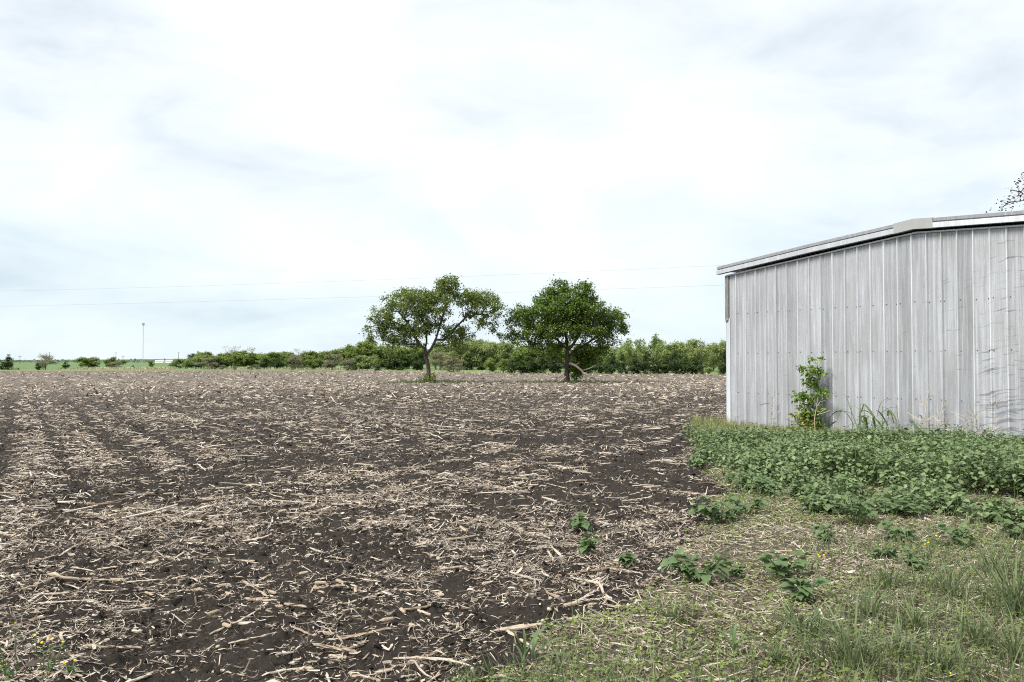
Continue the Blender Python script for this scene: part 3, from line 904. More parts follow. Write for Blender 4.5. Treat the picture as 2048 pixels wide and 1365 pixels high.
# behind the right field tree
for px, top, w in [(1048, 694, 44), (1078, 693, 46), (1108, 696, 46), (1140, 696, 46), (1170, 698, 44), (1198, 700, 44)]:
    wood_tree('green', px, 743.5, top, w, 'green tree of the wood behind the right field tree', 'wood behind the right field tree')
for px, top, w in [(1030, 712, 34), (1056, 712, 36), (1082, 714, 36), (1108, 713, 36), (1150, 713, 36), (1176, 714, 34), (1202, 712, 34)]:
    wood_tree('dark', px, 747.2, top, w, 'dark tree at the wood edge behind the right field tree', 'dark edge trees behind the right field tree')
# right wood, up to the barn
for px, top, w in [(1228, 694, 44), (1262, 690, 44), (1335, 690, 46), (1362, 684, 52), (1394, 683, 52), (1330, 700, 44)]:
    wood_tree('willow', px, 745.0 + q.uniform(-1, 1), top, w, 'yellow green tree of the wood between right field tree and barn', 'yellow green wood beside the barn')
wood_tree('tall', 1256, 744, 680, 34, 'tall airy tree above the wood, leftmost of three', None)
wood_tree('tall', 1281, 744, 680, 32, 'tall airy tree above the wood, middle one of three', None)
wood_tree('tall', 1309, 744, 672, 34, 'tallest airy tree above the wood, with sky between its stems', None)
for px, top, w in [(1222, 712, 30), (1244, 706, 24), (1268, 716, 28), (1288, 707, 28), (1308, 714, 28), (1330, 716, 24), (1351, 701, 30), (1374, 716, 28), (1392, 714, 24)]:
    wood_tree('dark', px, 748.6, top, w, 'dark tree at the wood edge left of the barn', 'dark edge trees beside the barn')
wood_tree('dark', 1402, 748.8, 719, 16, 'narrow dark column tree left of the grassy gap by the barn', None)
wood_tree('willow', 1441, 744.5, 682, 44, 'pale tree rising at the barn corner', None)
wood_tree('willow', 1424, 743, 690, 36, 'pale tree just left of the barn corner', None)
wood_tree('green', 1416, 749.2, 736, 14, 'small green bush in the grassy gap by the barn', None, 'row_bush', 'bush')
wood_tree('dark', 1447, 749.3, 699, 30, 'very dark green tree hard against the barn corner', None)
wood_tree('sparse', 1262, 749.6, 743, 16, 'tiny pale shrub at the field edge right of the right tree', None, 'row_bush', 'bush')
for px, top, w, kd in [(1480, 688, 46, 'willow'), (1516, 692, 46, 'green'), (1552, 690, 46, 'willow')]:
    wood_tree(kd, px, 747, top, w, 'wood tree going on behind the barn', 'wood behind the barn')
for a, b, step, base, top, kd, lab, grp in [(410, 700, 24, 736.6, 707, 'green', 'rear tree filling the wooded row left of the field trees', 'rear rank of the left row'),
                                            (705, 860, 26, 737.4, 694, 'green', 'rear tree of the wood behind the left field tree', 'rear rank behind the left field tree'),
                                            (880, 1040, 27, 739.0, 690, 'willow', 'rear pale tree between the two field trees', 'rear rank between the field trees'),
                                            (1050, 1230, 27, 741.0, 694, 'green', 'rear tree of the wood behind the right field tree', 'rear rank behind the right field tree'),
                                            (1240, 1450, 27, 742.5, 692, 'willow', 'rear pale tree of the wood beside the barn', 'rear rank beside the barn')]:
    for px in range(a, b, step):
        tp = top if px > 560 or a != 410 else top + 2
        wood_tree(kd if q.random() < .75 else ('willow' if kd == 'green' else 'green'), px + q.uniform(-5, 5), base, tp + q.uniform(-9, 6), q.uniform(30, 48), lab, grp)
# single bushes on the far left
wood_tree('dark', 15, 740.2, 712, 26, 'dark evergreen with narrow top at the far left edge', None, 'lone_tree')
wood_tree('brush', 37, 740.3, 735, 6, 'tiny dark shrub right of the far left evergreen', None, 'lone_bush', 'bush')
wood_tree('sparse', 88, 740.6, 706, 34, 'half bare greyish tree at the far left', None, 'lone_tree')
wood_tree('brush', 92, 740.4, 713, 32, 'greyish brush at the foot of the half bare tree', None, 'lone_bush', 'bush')
wood_tree('dark', 76, 740.8, 726, 14, 'dark shrub under the left side of the half bare tree', None, 'lone_bush', 'bush')
wood_tree('dark', 131, 738.4, 724, 18, 'small dark round shrub right of the half bare tree', None, 'lone_bush', 'bush')
wood_tree('green', 178, 738.6, 714, 38, 'wide round green bush, largest of the far left bushes', None, 'lone_bush', 'bush')
wood_tree('green', 220, 738.2, 715, 24, 'taller left half of the paired bushes', None, 'lone_bush', 'bush')
wood_tree('brush', 230, 738.6, 721, 26, 'greyer lower right half of the paired bushes', None, 'lone_bush', 'bush')
wood_tree('green', 247, 731.0, 721, 10, 'small far bush below a thin pole', None, 'lone_bush', 'bush')
wood_tree('dark', 267, 737.4, 731, 8, 'tiny dark bush left of the tall mast', None, 'lone_bush', 'bush')
wood_tree('green', 303, 737.4, 721, 10, 'small upright green tree right of the tall mast', None, 'lone_tree')

# dry grass fringe before the wood
n = 16000
px_ = rng.uniform(-250, 1440, n)
u = (px_ - 1024) / FPX
th = np.arctan(u); R_ = field_r(th) + np.where(px_ < 720, 26, 6) + rng.normal(0, 3.0, n)
pos = np.stack([R_ * np.sin(th), R_ * np.cos(th), np.zeros(n)], 1)
keep = (fbm(pos[:, 0] * .06, pos[:, 1] * .06, 3) > .42) & (px_ < 1030)
pos = pos[keep]; n = len(pos); s = rng.uniform(.25, .7, n) * np.where(px_[keep] > 720, .45, .9)
obj('dry_grass_fringe', scatter('dry_grass_fringe', BLADE, BLADE_F, pos, yaw0(n), np.stack([s, s * 0 + .09, s], 1), straw_material('pale standing grass', [(0., (.30, .27, .17)), (.6, (.48, .43, .31)), (1., (.6, .55, .43))])), kind='stuff', label='pale dry grass fringe at the foot of the wood', cat='grass')
# far skyline woods
n = 5200
fx = rng.uniform(-1500, 900, n); fy = 1500 + rng.uniform(-60, 60, n)
fz = rng.uniform(.2, 1, n) * (5.5 * np.clip(fbm(fx * .012, fx * 0 + 3, 3) * 2.2 - .6, 0.05, 1.3))
s = rng.uniform(2.2, 5, n)
obj('far_woods', scatter('far_woods', LEAF_T, LEAF_F, np.stack([fx, fy, fz], 1), leaf_rot(n, rng), np.stack([s, s, s], 1), leaf_mat('far wood', [(0., (.07, .10, .06)), (1., (.13, .17, .11))])), kind='stuff', label='low far wood along the skyline', cat='wood')

# ------------------------------------------------------------------ mast, poles, far buildings, power line
Ym = 900.0
xm = xz(286, Ym); hm = hz(648, Ym)
mast = obj('radio_mast', None, label='very tall thin steel mast on the far left skyline', cat='mast', loc=(xm, Ym, .2))
mb = MB(); mb.tube([(0, 0, -.2), (0, 0, hm * .5), (0, 0, hm)], [.30, .27, .24], 8); obj('pole', mb.mesh('pole', STEEL), mast)
mb = MB()
for a in range(3):
    c, s_ = math.cos(a * 2.094), math.sin(a * 2.094)
    mb.box((c * 1.0 - .35, s_ * 1.0 - .35, hm - 1.9), (c * 1.0 + .35, s_ * 1.0 + .35, hm + .5))
    mb.tube([(0, 0, hm - .8), (c, s_, hm - .8)], .12, 5)
obj('antenna_head', mb.mesh('antenna_head', STEEL), mast)
for px, top, Yp, lab in [(40, 712, 420, 'thin utility pole between the far left evergreen and bare tree'), (99, 705, 520, 'thin utility pole above the half bare tree'),
                         (232, 705, 520, 'faint utility pole above the paired bushes'), (246, 712, 430, 'thin pole above the small far bush'), (357, 705, 520, 'faint utility pole at the left end of the wooded row')]:
    p = obj('utility_pole', None, label=lab, cat='pole', group='far utility poles', loc=(xz(px, Yp), Yp, .05))
    h = hz(top, Yp)
    mb = MB(); mb.tube([(0, 0, -.2), (0, 0, h)], [.17, .12], 6); obj('shaft', mb.mesh('shaft', POLEWOOD), p)
    mb = MB(); mb.box((-.9, -.06, h - .5), (.9, .06, h - .36)); obj('crossarm', mb.mesh('crossarm', POLEWOOD), p)
for px, w, top, lab in [(318, 16, 720.6, 'left of two tiny white farm sheds on the skyline'), (338, 14, 720.4, 'right of two tiny white farm sheds on the skyline')]:
    Yb = 1150.0; x = xz(px, Yb); W = w / FPX * Yb; h = hz(top, Yb)
    f = obj('farm_shed', None, label=lab, cat='shed', loc=(x, Yb, .15))
    mb = MB(); mb.box((-W / 2, 0, -.3), (W / 2, 9, h * .72)); obj('wall', mb.mesh('wall', WHITEP), f)
    mb = MB(); mb.add([(-W / 2 - .4, -.5, h * .725), (W / 2 + .4, -.5, h * .725), (W / 2 + .4, 4.5, h), (-W / 2 - .4, 4.5, h), (W / 2 + .4, 9.5, h * .725), (-W / 2 - .4, 9.5, h * .725)], [(0, 1, 2, 3), (3, 2, 4, 5)])
    mb.add([(-W / 2, .01, h * .72), (-W / 2, 8.99, h * .72), (-W / 2, 4.5, h * .99), (W / 2, .01, h * .72), (W / 2, 8.99, h * .72), (W / 2, 4.5, h * .99)], [(0, 1, 2), (5, 4, 3)])
    obj('roof', mb.mesh('roof', ROOFM), f)
# overhead line: nearer on the right, runs behind the field trees
A = np.array([xz(0, 126.), 126.]); B = np.array([xz(1434, 90.), 90.])
Pl, Pr = A + (A - B) * .10, B + (B - A) * .30
poles = []
for P_, lab in ((Pl, 'power pole of the overhead line beyond the left side'), (Pr, 'power pole of the overhead line behind the barn')):
    p = obj('power_pole', None, label=lab, cat='pole', group='poles of the overhead line', loc=(P_[0], P_[1], 0))
    mb = MB(); mb.tube([(0, 0, -.3), (0, 0, 12.1)], [.17, .12], 8); obj('shaft', mb.mesh('shaft', POLEWOOD), p)
    mb = MB(); mb.tube([(0, 0, 11.9), (0, 0, 12.35)], [.05, .05], 6); mb.tube([(0, -.13, 9.85), (0, .1, 9.85)], [.05, .05], 6); obj('insulator', mb.mesh('insulator', STEEL), p)


def wire(z0, z1, sag, label):
    t = np.linspace(0, 1, 41)[:, None]
    P = np.concatenate([Pl[None] * (1 - t) + Pr[None] * t, z0 * (1 - t) + z1 * t - sag * 4 * t * (1 - t)], 1)
    mb = MB(); mb.tube(P, .0085, 5)
    obj('power_line', mb.mesh('power_line', WIRE), label=label, cat='power line', group='two cables of the overhead line')


wire(12.3, 12.2, .55, 'upper thin cable crossing the sky from left edge to barn')
wire(9.95, 9.95, .30, 'lower thin cable crossing the sky behind the field trees')

# tree behind the barn, only its twigs show above the roof
t = obj('reddish_tree', None, label='sparse dark leaved tree showing above the barn roof at the right edge', cat='tree', loc=(21.35, 34.0, 0))
r_ = np.random.default_rng(8)
C = clusters_in([(.3, 0, 8.0, 1.9, 1.6, 1.3, .8), (-.5, 0, 8.7, .7, .8, .6, .9), (-1.3, 0, 7.6, .7, .7, .5, .8), (.4, 0, 9.2, .8, .8, .6, .7), (1.8, 0, 7.5, 1.4, 1.4, 1.3, .5)], 26, r_)
obj('trunk', branches(grow([([(0, 0, -.05), (.1, 0, 1.8), (0, .1, 3.8), (.1, 0, 5.6), (.1, 0, 7.2)], -1)], C, r_), 1.3, .02).mesh('trunk', BARK_DK), t)
obj('crown', foliage('crown', C, 13, .17, .12, REDLEAF, r_), t)

# ------------------------------------------------------------------ plants by the barn
from mathutils.geometry import intersect_point_tri_2d


def in_poly(x, y, poly):
    c = np.zeros(len(x), bool); j = len(poly) - 1
    for i in range(len(poly)):
        (xi, yi), (xj, yj) = poly[i], poly[j]
        cond = ((yi > y) != (yj > y)) & (x < (xj - xi) * (y - yi) / (yj - yi + 1e-12) + xi)
        c ^= cond; j = i
    return c


OVATE = np.array([[0, 0, 0], [.30, .34, .05], [.62, .27, .0], [1, 0, -.16], [.62, -.27, .0], [.30, -.34, .05], [.45, 0, -.03]], float)
OVATE_F = np.array([[0, 6, 1], [1, 6, 2], [2, 6, 3], [3, 6, 4], [4, 6, 5], [5, 6, 0]])
poly = [tuple(gp(*p)) for p in [(1378, 884), (1400, 920), (1452, 948), (1500, 968), (1560, 990), (1640, 994), (1700, 985), (1780, 1000), (1850, 1002), (1950, 1012), (2080, 1020), (2400, 1075)]]
poly += [tuple(wall_pt(s_, .12)) for s_ in (9.0, 7.4)] + [(xz(px_, z_), z_) for px_, z_ in ((2000, 14.9), (1850, 15.4), (1650, 15.9), (1480, 16.3), (1405, 16.6))]
pl = np.array(poly)


def weed_mass(cnt, seed, poly=poly, thr=0., hk=1.):
    r_ = np.random.default_rng(seed)
    pl = np.array(poly); x = r_.uniform(pl[:, 0].min(), pl[:, 0].max(), cnt); y = r_.uniform(pl[:, 1].min(), pl[:, 1].max(), cnt)
    k = in_poly(x + .3 * (fbm(x * 2, y * 2, 2) - .5), y + 3.0 * (fbm(x * 1.1 + 5, y * 1.1, 3) - .43) * smooth(14.5, 11.5, y), poly); x, y = x[k], y[k]
    k = np.abs(x / y) < .72; x, y = x[k], y[k]
    nf = fbm(x * 1.1 + 3, y * 1.1, 3)
    h = .05 + .54 * nf + r_.normal(0, .05, len(x)) + np.where(r_.random(len(x)) < .05, .10, 0)
    front = in_poly(x, y - .55, poly)                    # lower at the front rim
    h *= np.where(front, 1.0, .72)
    keep = (r_.random(len(x)) < np.where(front, 1., .6)) & (fbm(x * 2.3 + 1, y * 2.3, 2) > np.where(front, .22, .40)); x, y, h = x[keep], y[keep], h[keep]
    kk = fbm(x * 1.9 + 2, y * 1.9 + 6, 3) > thr + (.10 * smooth(.42, .52, x / y) if thr else 0); x, y, h = x[kk], y[kk], h[kk] * hk
    z0 = height(x, y)
    P, R_, S_ = [], [], []
    for lev in range(5):
        f = [1.0, .86, .70, .52, .33][lev]
        for side in range(4 if lev == 0 else 3):
            n = len(x)
            yw = r_.uniform(0, 6.283, n) if side == 0 else yw + [1.57, 2.09][lev > 0] + r_.normal(0, .25, n)
            ln = (.038 if lev == 0 else .056 + .018 * (lev == 1)) * r_.uniform(.75, 1.3, n)
            off = .02 if lev == 0 else .045
            P.append(np.stack([x + off * np.cos(yw), y + off * np.sin(yw), z0 + h * f], 1))
            R_.append(rotm(yw, r_.normal(.12 if lev == 0 else -.22, .28, n), r_.normal(0, .3, n)))
            S_.append(np.stack([ln, ln * r_.uniform(.9, 1.25, n), ln], 1))
    st = MB()
    for a, b, z, hh in zip(x[::2], y[::2], z0[::2], h[::2]):
        st.tube([(a, b, z), (a + r_.normal(0, .02), b, z + hh)], [.006, .003], 3, False)
    return np.concatenate(P), np.concatenate(R_), np.concatenate(S_), st


P, R_, S_, st = weed_mass(9000, 19)
fwd = [(a * (b - 1.5) / b, b - 1.5) for a, b in poly[:12]] + [(a * (b - .2) / b, b - .2) for a, b in poly[:12]][::-1]
P2, R2, S2, st2 = weed_mass(9000, 23, fwd, .56, .62)
P, R_, S_ = np.concatenate([P, P2]), np.concatenate([R_, R2]), np.concatenate([S_, S2])
for k_, v_ in st2.F.items(): st.F.setdefault(k_, []).extend([f + st.n for f in v_])
st.V += st2.V; st.n += st2.n
wp = obj('weed_patch', scatter('weed_patch', OVATE, OVATE_F, P, R_, S_, NETTLE, sm=True), kind='stuff', label='thick bed of broad leaved green weeds along the barn wall', cat='weeds')
obj('stems', st.mesh('stems', GREENSTEM), wp, kind='stuff')

# feathery grass at the left end of the bed, by the barn corner
r_ = np.random.default_rng(14)
n = 11000
a = r_.uniform(-.95, 6.5, n); b = r_.uniform(.05, 2.6, n) * np.clip(1.3 - a * .17, .15, 1)
g = WALL0[None] + WU[None] * a[:, None] - WB[None] * b[:, None]
kk = (g[:, 0] / g[:, 1] > .213) & (g[:, 1] > 14); g = g[kk]; a = a[kk]; n = len(g)
s = r_.uniform(.10, .34, n) * np.where(a < .3, 1.1, .8)
obj('corner_grass', scatter('corner_grass', BLADE, BLADE_F, np.stack([g[:, 0], g[:, 1], height(g[:, 0], g[:, 1])], 1), yaw0(n), np.stack([s, s * 0 + .012, s], 1), leaf_mat('feathery grass', [(0., (.12, .16, .05)), (.5, (.22, .25, .09)), (1., (.42, .38, .2))])), kind='stuff', label='feathery yellow green grass around the barn corner', cat='grass')

# sapling against the wall
Sp = wall_pt(2.72, .33)
t = obj('elm_sapling', None, label='bright green leafy sapling growing against the barn wall', cat='sapling', loc=(Sp[0], Sp[1], 0), rot=(0, 0, math.atan2(WU[1], WU[0])))
r_ = np.random.default_rng(15)
C = clusters_in([(.05, 0, 1.42, .26, .16, .16, 1.), (-.22, .02, 1.50, .2, .1, .06, .8), (.02, 0, 1.16, .2, .16, .12, 1.), (.22, 0, .98, .13, .1, .07, .6), (-.1, 0, .88, .26, .16, .12, 1.), (-.02, 0, .62, .28, .18, .12, 1.1),
                 (-.12, 0, .42, .3, .2, .12, 1.2), (.06, 0, .3, .24, .2, .12, 1.), (.0, 0, 1.68, .05, .05, .1, 1.), (.28, 0, 1.66, .04, .04, .1, .7), (.44, -.02, .98, .08, .06, .05, .6)], 900, r_)
obj('stem', branches(grow([([(.1, 0, -.03), (.1, 0, .35), (.06, 0, .75), (.08, 0, 1.15)], -1)], C, r_, .004), 1.0, .004).mesh('stem', BARK), t)
obj('foliage', foliage('foliage', C, 12, .05, .085, SAPL, r_, .35), t)
t2 = bush('yellow_weed', *wall_pt(2.6, .55), .62, .62, .4, YELLOWLEAF, 'yellowing weed at the foot of the sapling', 'weed', 22, 14, .07, 16)

# strap-leaved grass by the wall: every blade a part
def strap_leaf(L, w, rise, droop, seg=7, kink=0.):
    t_ = np.linspace(0, 1, seg)
    x = L * t_ * (1 - .25 * t_); z = L * (rise * t_ - droop * t_ ** 2.2)
    hw = w * np.array([.45 + .55 * min(1, q_ * 4) if q_ < .3 else max(0.02, (1 - ((q_ - .3) / .7) ** 1.7)) for q_ in t_])
    V_ = []
    for i in range(seg):
        V_ += [(x[i], -hw[i], z[i] + .25 * hw[i]), (x[i], 0, z[i]), (x[i], hw[i], z[i] + .25 * hw[i])]
    F = []
    for i in range(seg - 1):
        a_ = i * 3; F += [(a_, a_ + 3, a_ + 4, a_ + 1), (a_ + 1, a_ + 4, a_ + 5, a_ + 2)]
    return np.array(V_), np.array(F)


STRAPS = []
for L, w, ri, dr in [(.55, .022, .9, .75), (.62, .023, .75, .85), (.5, .020, 1.1, .7), (.6, .024, .6, .55), (.45, .020, 1.3, .9)]:
    v_, f_ = strap_leaf(L, w, ri, dr); STRAPS.append(mesh('blade', v_, f_, JOHNSON, True))
jg = wall_pt(4.45, .6)
t = obj('broad_grass_clump', None, label='tall clump of arching strap leaved grass before the barn wall', cat='grass clump', loc=(jg[0], jg[1], .0))
r_ = np.random.default_rng(17)
for i in range(44):
    o = obj('blade', STRAPS[i % 5], t, loc=(r_.normal(0, .36), r_.normal(0, .16), r_.uniform(.15, .62)), rot=(r_.normal(0, .25), r_.normal(-.1, .35), r_.uniform(0, 6.283)), scale=r_.uniform(.7, 1.25))
mb = MB()
for i in range(9):
    x, y = r_.normal(0, .25), r_.normal(0, .1)
    mb.tube([(x, y, -.03), (x + r_.normal(0, .05), y, .3), (x + r_.normal(0, .12), y, r_.uniform(.55, .9))], [.007, .006, .004], 4)
obj('stems', mb.mesh('stems', GREENSTEM), t, kind='stuff')
lg = wall_pt(3.75, .5)
t = obj('bent_grass_stem', None, label='single bent grass stem left of the strap leaved clump', cat='grass stem', loc=(lg[0], lg[1], 0))
mb = MB(); mb.tube([(.28, 0, -.03), (.18, 0, .35), (.05, 0, .72), (-.02, 0, .95)], [.007, .006, .006, .004], 5); obj('stem', mb.mesh('stem', GREENSTEM), t)
for i, (x, z, yw) in enumerate([(-.02, .95, 3.3), (.05, .74, 2.8), (.16, .42, .3), (.2, .3, 3.0)]):
    obj('blade', STRAPS[i % 5], t, loc=(x, 0, z), rot=(0, .3, yw), scale=.42)


def dry_weed(s_, d, h, seed, label, br=6):
    r_ = np.random.default_rng(seed); g = wall_pt(s_, d)
    mb = MB(); top = np.array([r_.normal(0, .12), 0, h])
    pts = [np.array([0, 0, -.03]), top * .5 + r_.normal(0, .03, 3), top]
    mb.tube(pts, [.010, .008, .004], 4)
    for i in range(br):
        f = r_.uniform(.3, .9); a = top * f; e_ = a + np.array([r_.normal(0, .2), r_.normal(0, .1), r_.uniform(.05, .3)])
        mb.tube([a, (a + e_) / 2 + r_.normal(0, .02, 3), e_], [.006, .005, .003], 3)
    obj('dry_weed_stalk', mb.mesh('dry_weed_stalk', TWIG), label=label, cat='weed stalk', group='dry weed stalks by the barn', loc=(g[0], g[1], 0))


for i, (s_, d, h, lab) in enumerate([(1.5, .2, .95, 'dry thin stalk against the wall left of the sapling'), (5.2, .35, 1.2, 'tallest dry branching stalk right of the strap leaved clump'), (5.45, .3, .85, 'dry stalk second from the strap leaved clump'),
                                     (5.75, .3, .7, 'dry stalk third from the strap leaved clump'), (6.1, .3, .75, 'pale dry stalk near the right side of the wall'), (6.3, .25, .7, 'dense dry twiggy stalk at the right of the wall'),
                                     (6.6, .3, 1.0, 'thin dry stalk close to the right picture edge'), (3.0, .55, .9, 'slanting pale stalk leaning across the sapling')]):
    dry_weed(s_, d, h, 200 + i, lab, 10 if i in (1, 5) else 5)

# ------------------------------------------------------------------ broad-leaved weeds in the open: every leaf a part
def broad_leaf(seed, n=6):
    r_ = np.random.default_rng(seed)
    t_ = np.linspace(0, 1, n)
    V_ = []
    for i, q_ in enumerate(t_):
        hw = .34 * (math.sin(math.pi * min(1, q_ ** .62)) ** .8 if 0 < q_ < 1 else 0.0) + (.012 if q_ in (0, 1) else 0)
        hw *= 1 + (.22 if i % 2 else -.10)
        z = .10 * q_ - .32 * q_ ** 2
        V_ += [(q_, -hw * r_.uniform(.9, 1.1), z + .22 * hw + r_.normal(0, .012)), (q_, 0, z), (q_, hw * r_.uniform(.9, 1.1), z + .22 * hw + r_.normal(0, .012))]
    F = []
    for i in range(n - 1):
        a_ = i * 3; F += [(a_, a_ + 3, a_ + 4, a_ + 1), (a_ + 1, a_ + 4, a_ + 5, a_ + 2)]
    return mesh('leaf', V_, np.array(F), WEED, True)


BROAD = [broad_leaf(300 + i) for i in range(5)]


def weed(px, py, wpx, label, seed, hk=.5, leaves=None, ln=None, group=None):
    r_ = np.random.default_rng(seed); g = gp(px, py); W = wpx / FPX * g[1]; h = W * hk
    t = obj('broadleaf_weed', None, label=label, cat='weed', group=group, loc=(g[0], g[1], H1(*g)))
    L0 = ln or min(.095, max(.055, W * .3))
    nl = leaves or int(np.clip((W / L0) ** 1.5 * 6.5, 14, 95))
    nst = max(1, int(W / .10)); mb = MB(); tops = []
    for k in range(nst):
        e_ = np.array([r_.uniform(-.44, .44) * W, r_.uniform(-.38, .38) * W, h * r_.uniform(.55, 1.0)]) if nst > 1 else np.array([0, 0, h * .8])
        mb.tube([(0, 0, -.03), e_ * .5 + (0, 0, h * .08), e_], [.006, .005, .003], 5); tops.append(e_)
    obj('stem', mb.mesh('stem', GREENSTEM), t)
    for i in range(nl):
        e_ = tops[i % nst]; f = r_.uniform(.35, 1.0) if i >= nst * 2 else 1.0
        p_ = e_ * f; yw = i * 2.4 + r_.normal(0, .3); s_ = L0 * (r_.uniform(.75, 1.25) if f < .93 else r_.uniform(.5, .8))
        obj('leaf', BROAD[i % 5], t, loc=p_ + np.array([math.cos(yw), math.sin(yw), 0]) * W * .05, rot=(r_.normal(0, .25), r_.normal(.0 if f < .93 else -.45, .28), yw), scale=(s_, s_ * r_.uniform(.85, 1.2), s_))


WD = [(1168, 1064, 66, 'upper of two small weeds in the soil left of the verge'), (1165, 1112, 70, 'lower of two small weeds in the soil left of the verge'),
      (1263, 1146, 62, 'lone small weed at the soil edge between the pair and the big clump'), (1392, 1178, 150, 'largest broad leaved weed clump at the front edge of the verge'),
      (1440, 1056, 120, 'bushy green weed jutting over the soil below the barn corner'), (1492, 1040, 80, 'weed joined to the right of the bushy one below the corner'),
      (1568, 1172, 104, 'weed clump behind the yellow flower heads on the verge'), (1712, 1058, 150, 'wide pale weed clump in front of the weed bed'),
      (1822, 1046, 84, 'weed clump right of the wide pale one before the bed'), (1795, 1092, 70, 'low weed below the clump right of the wide pale one'),
      (1652, 1096, 62, 'small faded weed left of centre on the verge'), (1922, 1110, 78, 'lone weed clump near the right side of the verge'),
      (2032, 1090, 70, 'weed clump cut by the right picture edge'), (1850, 1152, 66, 'dark weed with a tall thin stem on the verge'),
      (1600, 1218, 96, 'long leaved low weed in front of the yellow flower heads'), (1474, 1162, 44, 'small weed right of the largest clump'),
      (1772, 1128, 52, 'small weed left of the dark one with a tall stem'), (1600, 1006, 80, 'weed at the front rim of the bed, left one'), (1545, 1002, 70, 'ragged weed at the front rim left of the bed'),
      (1900, 1020, 70, 'weed standing before the bed near the right side'),
      (108, 872, 32, 'small green weed alone in the soil at the far left'), (418, 879, 22, 'tiny green weed in the soil left of the left field tree'),
      (548, 820, 16, 'tiny green sprout far out in the soil'), (710, 944, 24, 'tiny green weed in mid field below the left tree'), (684, 793, 16, 'farthest green sprout in the soil below the left tree'),
      (1390, 1012, 26, 'tiny sprout beside the verge edge below the corner')]
for i, (px, py, w, lab) in enumerate(WD):
    weed(px, py, w, lab, 400 + i,   .5 if w > 90 else .55, leaves=9 if w < 40 else None)

# young corn plant
g = gp(1046, 1330); t = obj('corn_seedling', None, label='young green corn plant at the lower edge of the soil', cat='corn plant', loc=(g[0], g[1], H1(*g)))
mb = MB(); mb.tube([(0, 0, -.03), (.005, 0, .06), (.01, 0, .10)], [.009, .008, .005], 6); mb.tube([(.045, .03, -.03), (.055, .02, .07)], [.008, .005], 6); obj('stem', mb.mesh('stem', GREENSTEM), t)
v_, f_ = strap_leaf(.26, .016, .95, .6, 8); cl_ = mesh('leaf', v_, f_, WEED, True)
for x, y, z, rx, ry, yw, s_ in [(.01, 0, .08, 0, -.45, 2.9, .85), (.01, 0, .09, 0, -.25, .3, 1.0), (.05, .02, .07, 0, .05, .1, 1.05), (.05, .02, .05, 0, .35, -.2, 1.1), (0, 0, .05, .2, -.1, 2.2, .55), (.05, .02, .06, 0, -.4, 1.2, .8), (.01, 0, .1, 0, -.8, 1.8, .6)]:
    obj('leaf', cl_, t, loc=(x, y, z), rot=(rx, ry, yw), scale=s_)
for px, py, w, lab in [(1468, 1322, 80, 'pale bladed seedling near the bottom of the verge'), (1640, 1290, 60, 'blue green bladed sprout right of the pale seedling')]:
    g = gp(px, py); t = obj('grass_seedling', None, label=lab, cat='seedling', loc=(g[0], g[1], H1(*g)))
    mb = MB(); mb.tube([(0, 0, -.03), (0, 0, .07)], [.006, .004], 5); obj('stem', mb.mesh('stem', GREENSTEM), t)
    for k in range(7): obj('leaf', cl_, t, loc=(0, 0, .02 + .01 * k), rot=(0, rng.normal(-.2, .3), k * 2.4), scale=w / 80 * rng.uniform(.45, .75))


# grass tufts
def tuft(px, py, wpx, hpx, label, seed, cnt=130):
    r_ = np.random.default_rng(seed); g = gp(px, py); k = g[1] / FPX
    W, h = wpx * k, hpx * k
    yw = r_.uniform(0, 6.283, cnt); rad = np.abs(r_.normal(0, W * .28, cnt))
    P = np.stack([rad * np.cos(yw), rad * np.sin(yw), np.full(cnt, -.01)], 1)
    s_ = h * r_.uniform(.25, 1.1, cnt); lean = W / h * r_.uniform(.4, 3.4, cnt)
    o = obj('grass_tuft', None, label=label, cat='grass tuft', group='grass tufts on the verge', loc=(g[0], g[1], H1(*g)))
    obj('blades', scatter('blades', BLADE, BLADE_F, P, rotm(yw + r_.normal(0, .3, cnt), np.zeros(cnt), r_.normal(0, .2, cnt)), np.stack([s_ * lean, r_.uniform(.006, .014, cnt), s_], 1), GRASS), o)


TF = [(1700, 1345, 150, 105, 'big spreading grass tuft at the bottom centre of the verge'), (1795, 1320, 90, 80, 'grass tuft right of the big bottom one'), (2030, 1240, 110, 130, 'tall dark grass tuft at the right picture edge'),
      (1955, 1300, 90, 80, 'grass tuft above the yellow flowers at bottom right'), (1880, 1345, 80, 60, 'low grass tuft around the bottom right yellow flowers'), (1600, 1280, 90, 70, 'pale grass tuft left of centre on the verge'),
      (1740, 1250, 80, 70, 'upright grass tuft in mid verge'), (1900, 1210, 100, 80, 'airy grass tuft at mid right'), (1990, 1160, 100, 70, 'soft grass tuft below the lone weed clump'), (1560, 1340, 70, 55, 'small grass tuft near the bottom of the verge'),
      (1350, 1250, 60, 45, 'thin grass tuft near the soil edge'), (1830, 1270, 80, 70, 'grass tuft above the two right flower heads'), (2030, 1330, 90, 80, 'grass tuft in the bottom right corner'), (1780, 1190, 70, 55, 'thin grass tuft below the dark weed')]
for i, (px, py, w, h, lab) in enumerate(TF): tuft(px, py, w, h, lab, 500 + i, 110 if w > 100 else 60)


# flowering plants
def petal_head(R_=.011):
    mb = MB()
    for k in range(6):
        a = k * 1.047; c, s_ = math.cos(a), math.sin(a)
        mb.add([(0, 0, 0), (R_ * .6 * math.cos(a - .4), R_ * .6 * math.sin(a - .4), .003), (R_ * c, R_ * s_, .004), (R_ * .6 * math.cos(a + .4), R_ * .6 * math.sin(a + .4), .003)], (0, 1, 2, 3))
    mb.tube([(0, 0, -.004), (0, 0, .004)], [.004, .003], 6)
    return mb.mesh('flower', PETAL)


HEAD = petal_head(.0085)


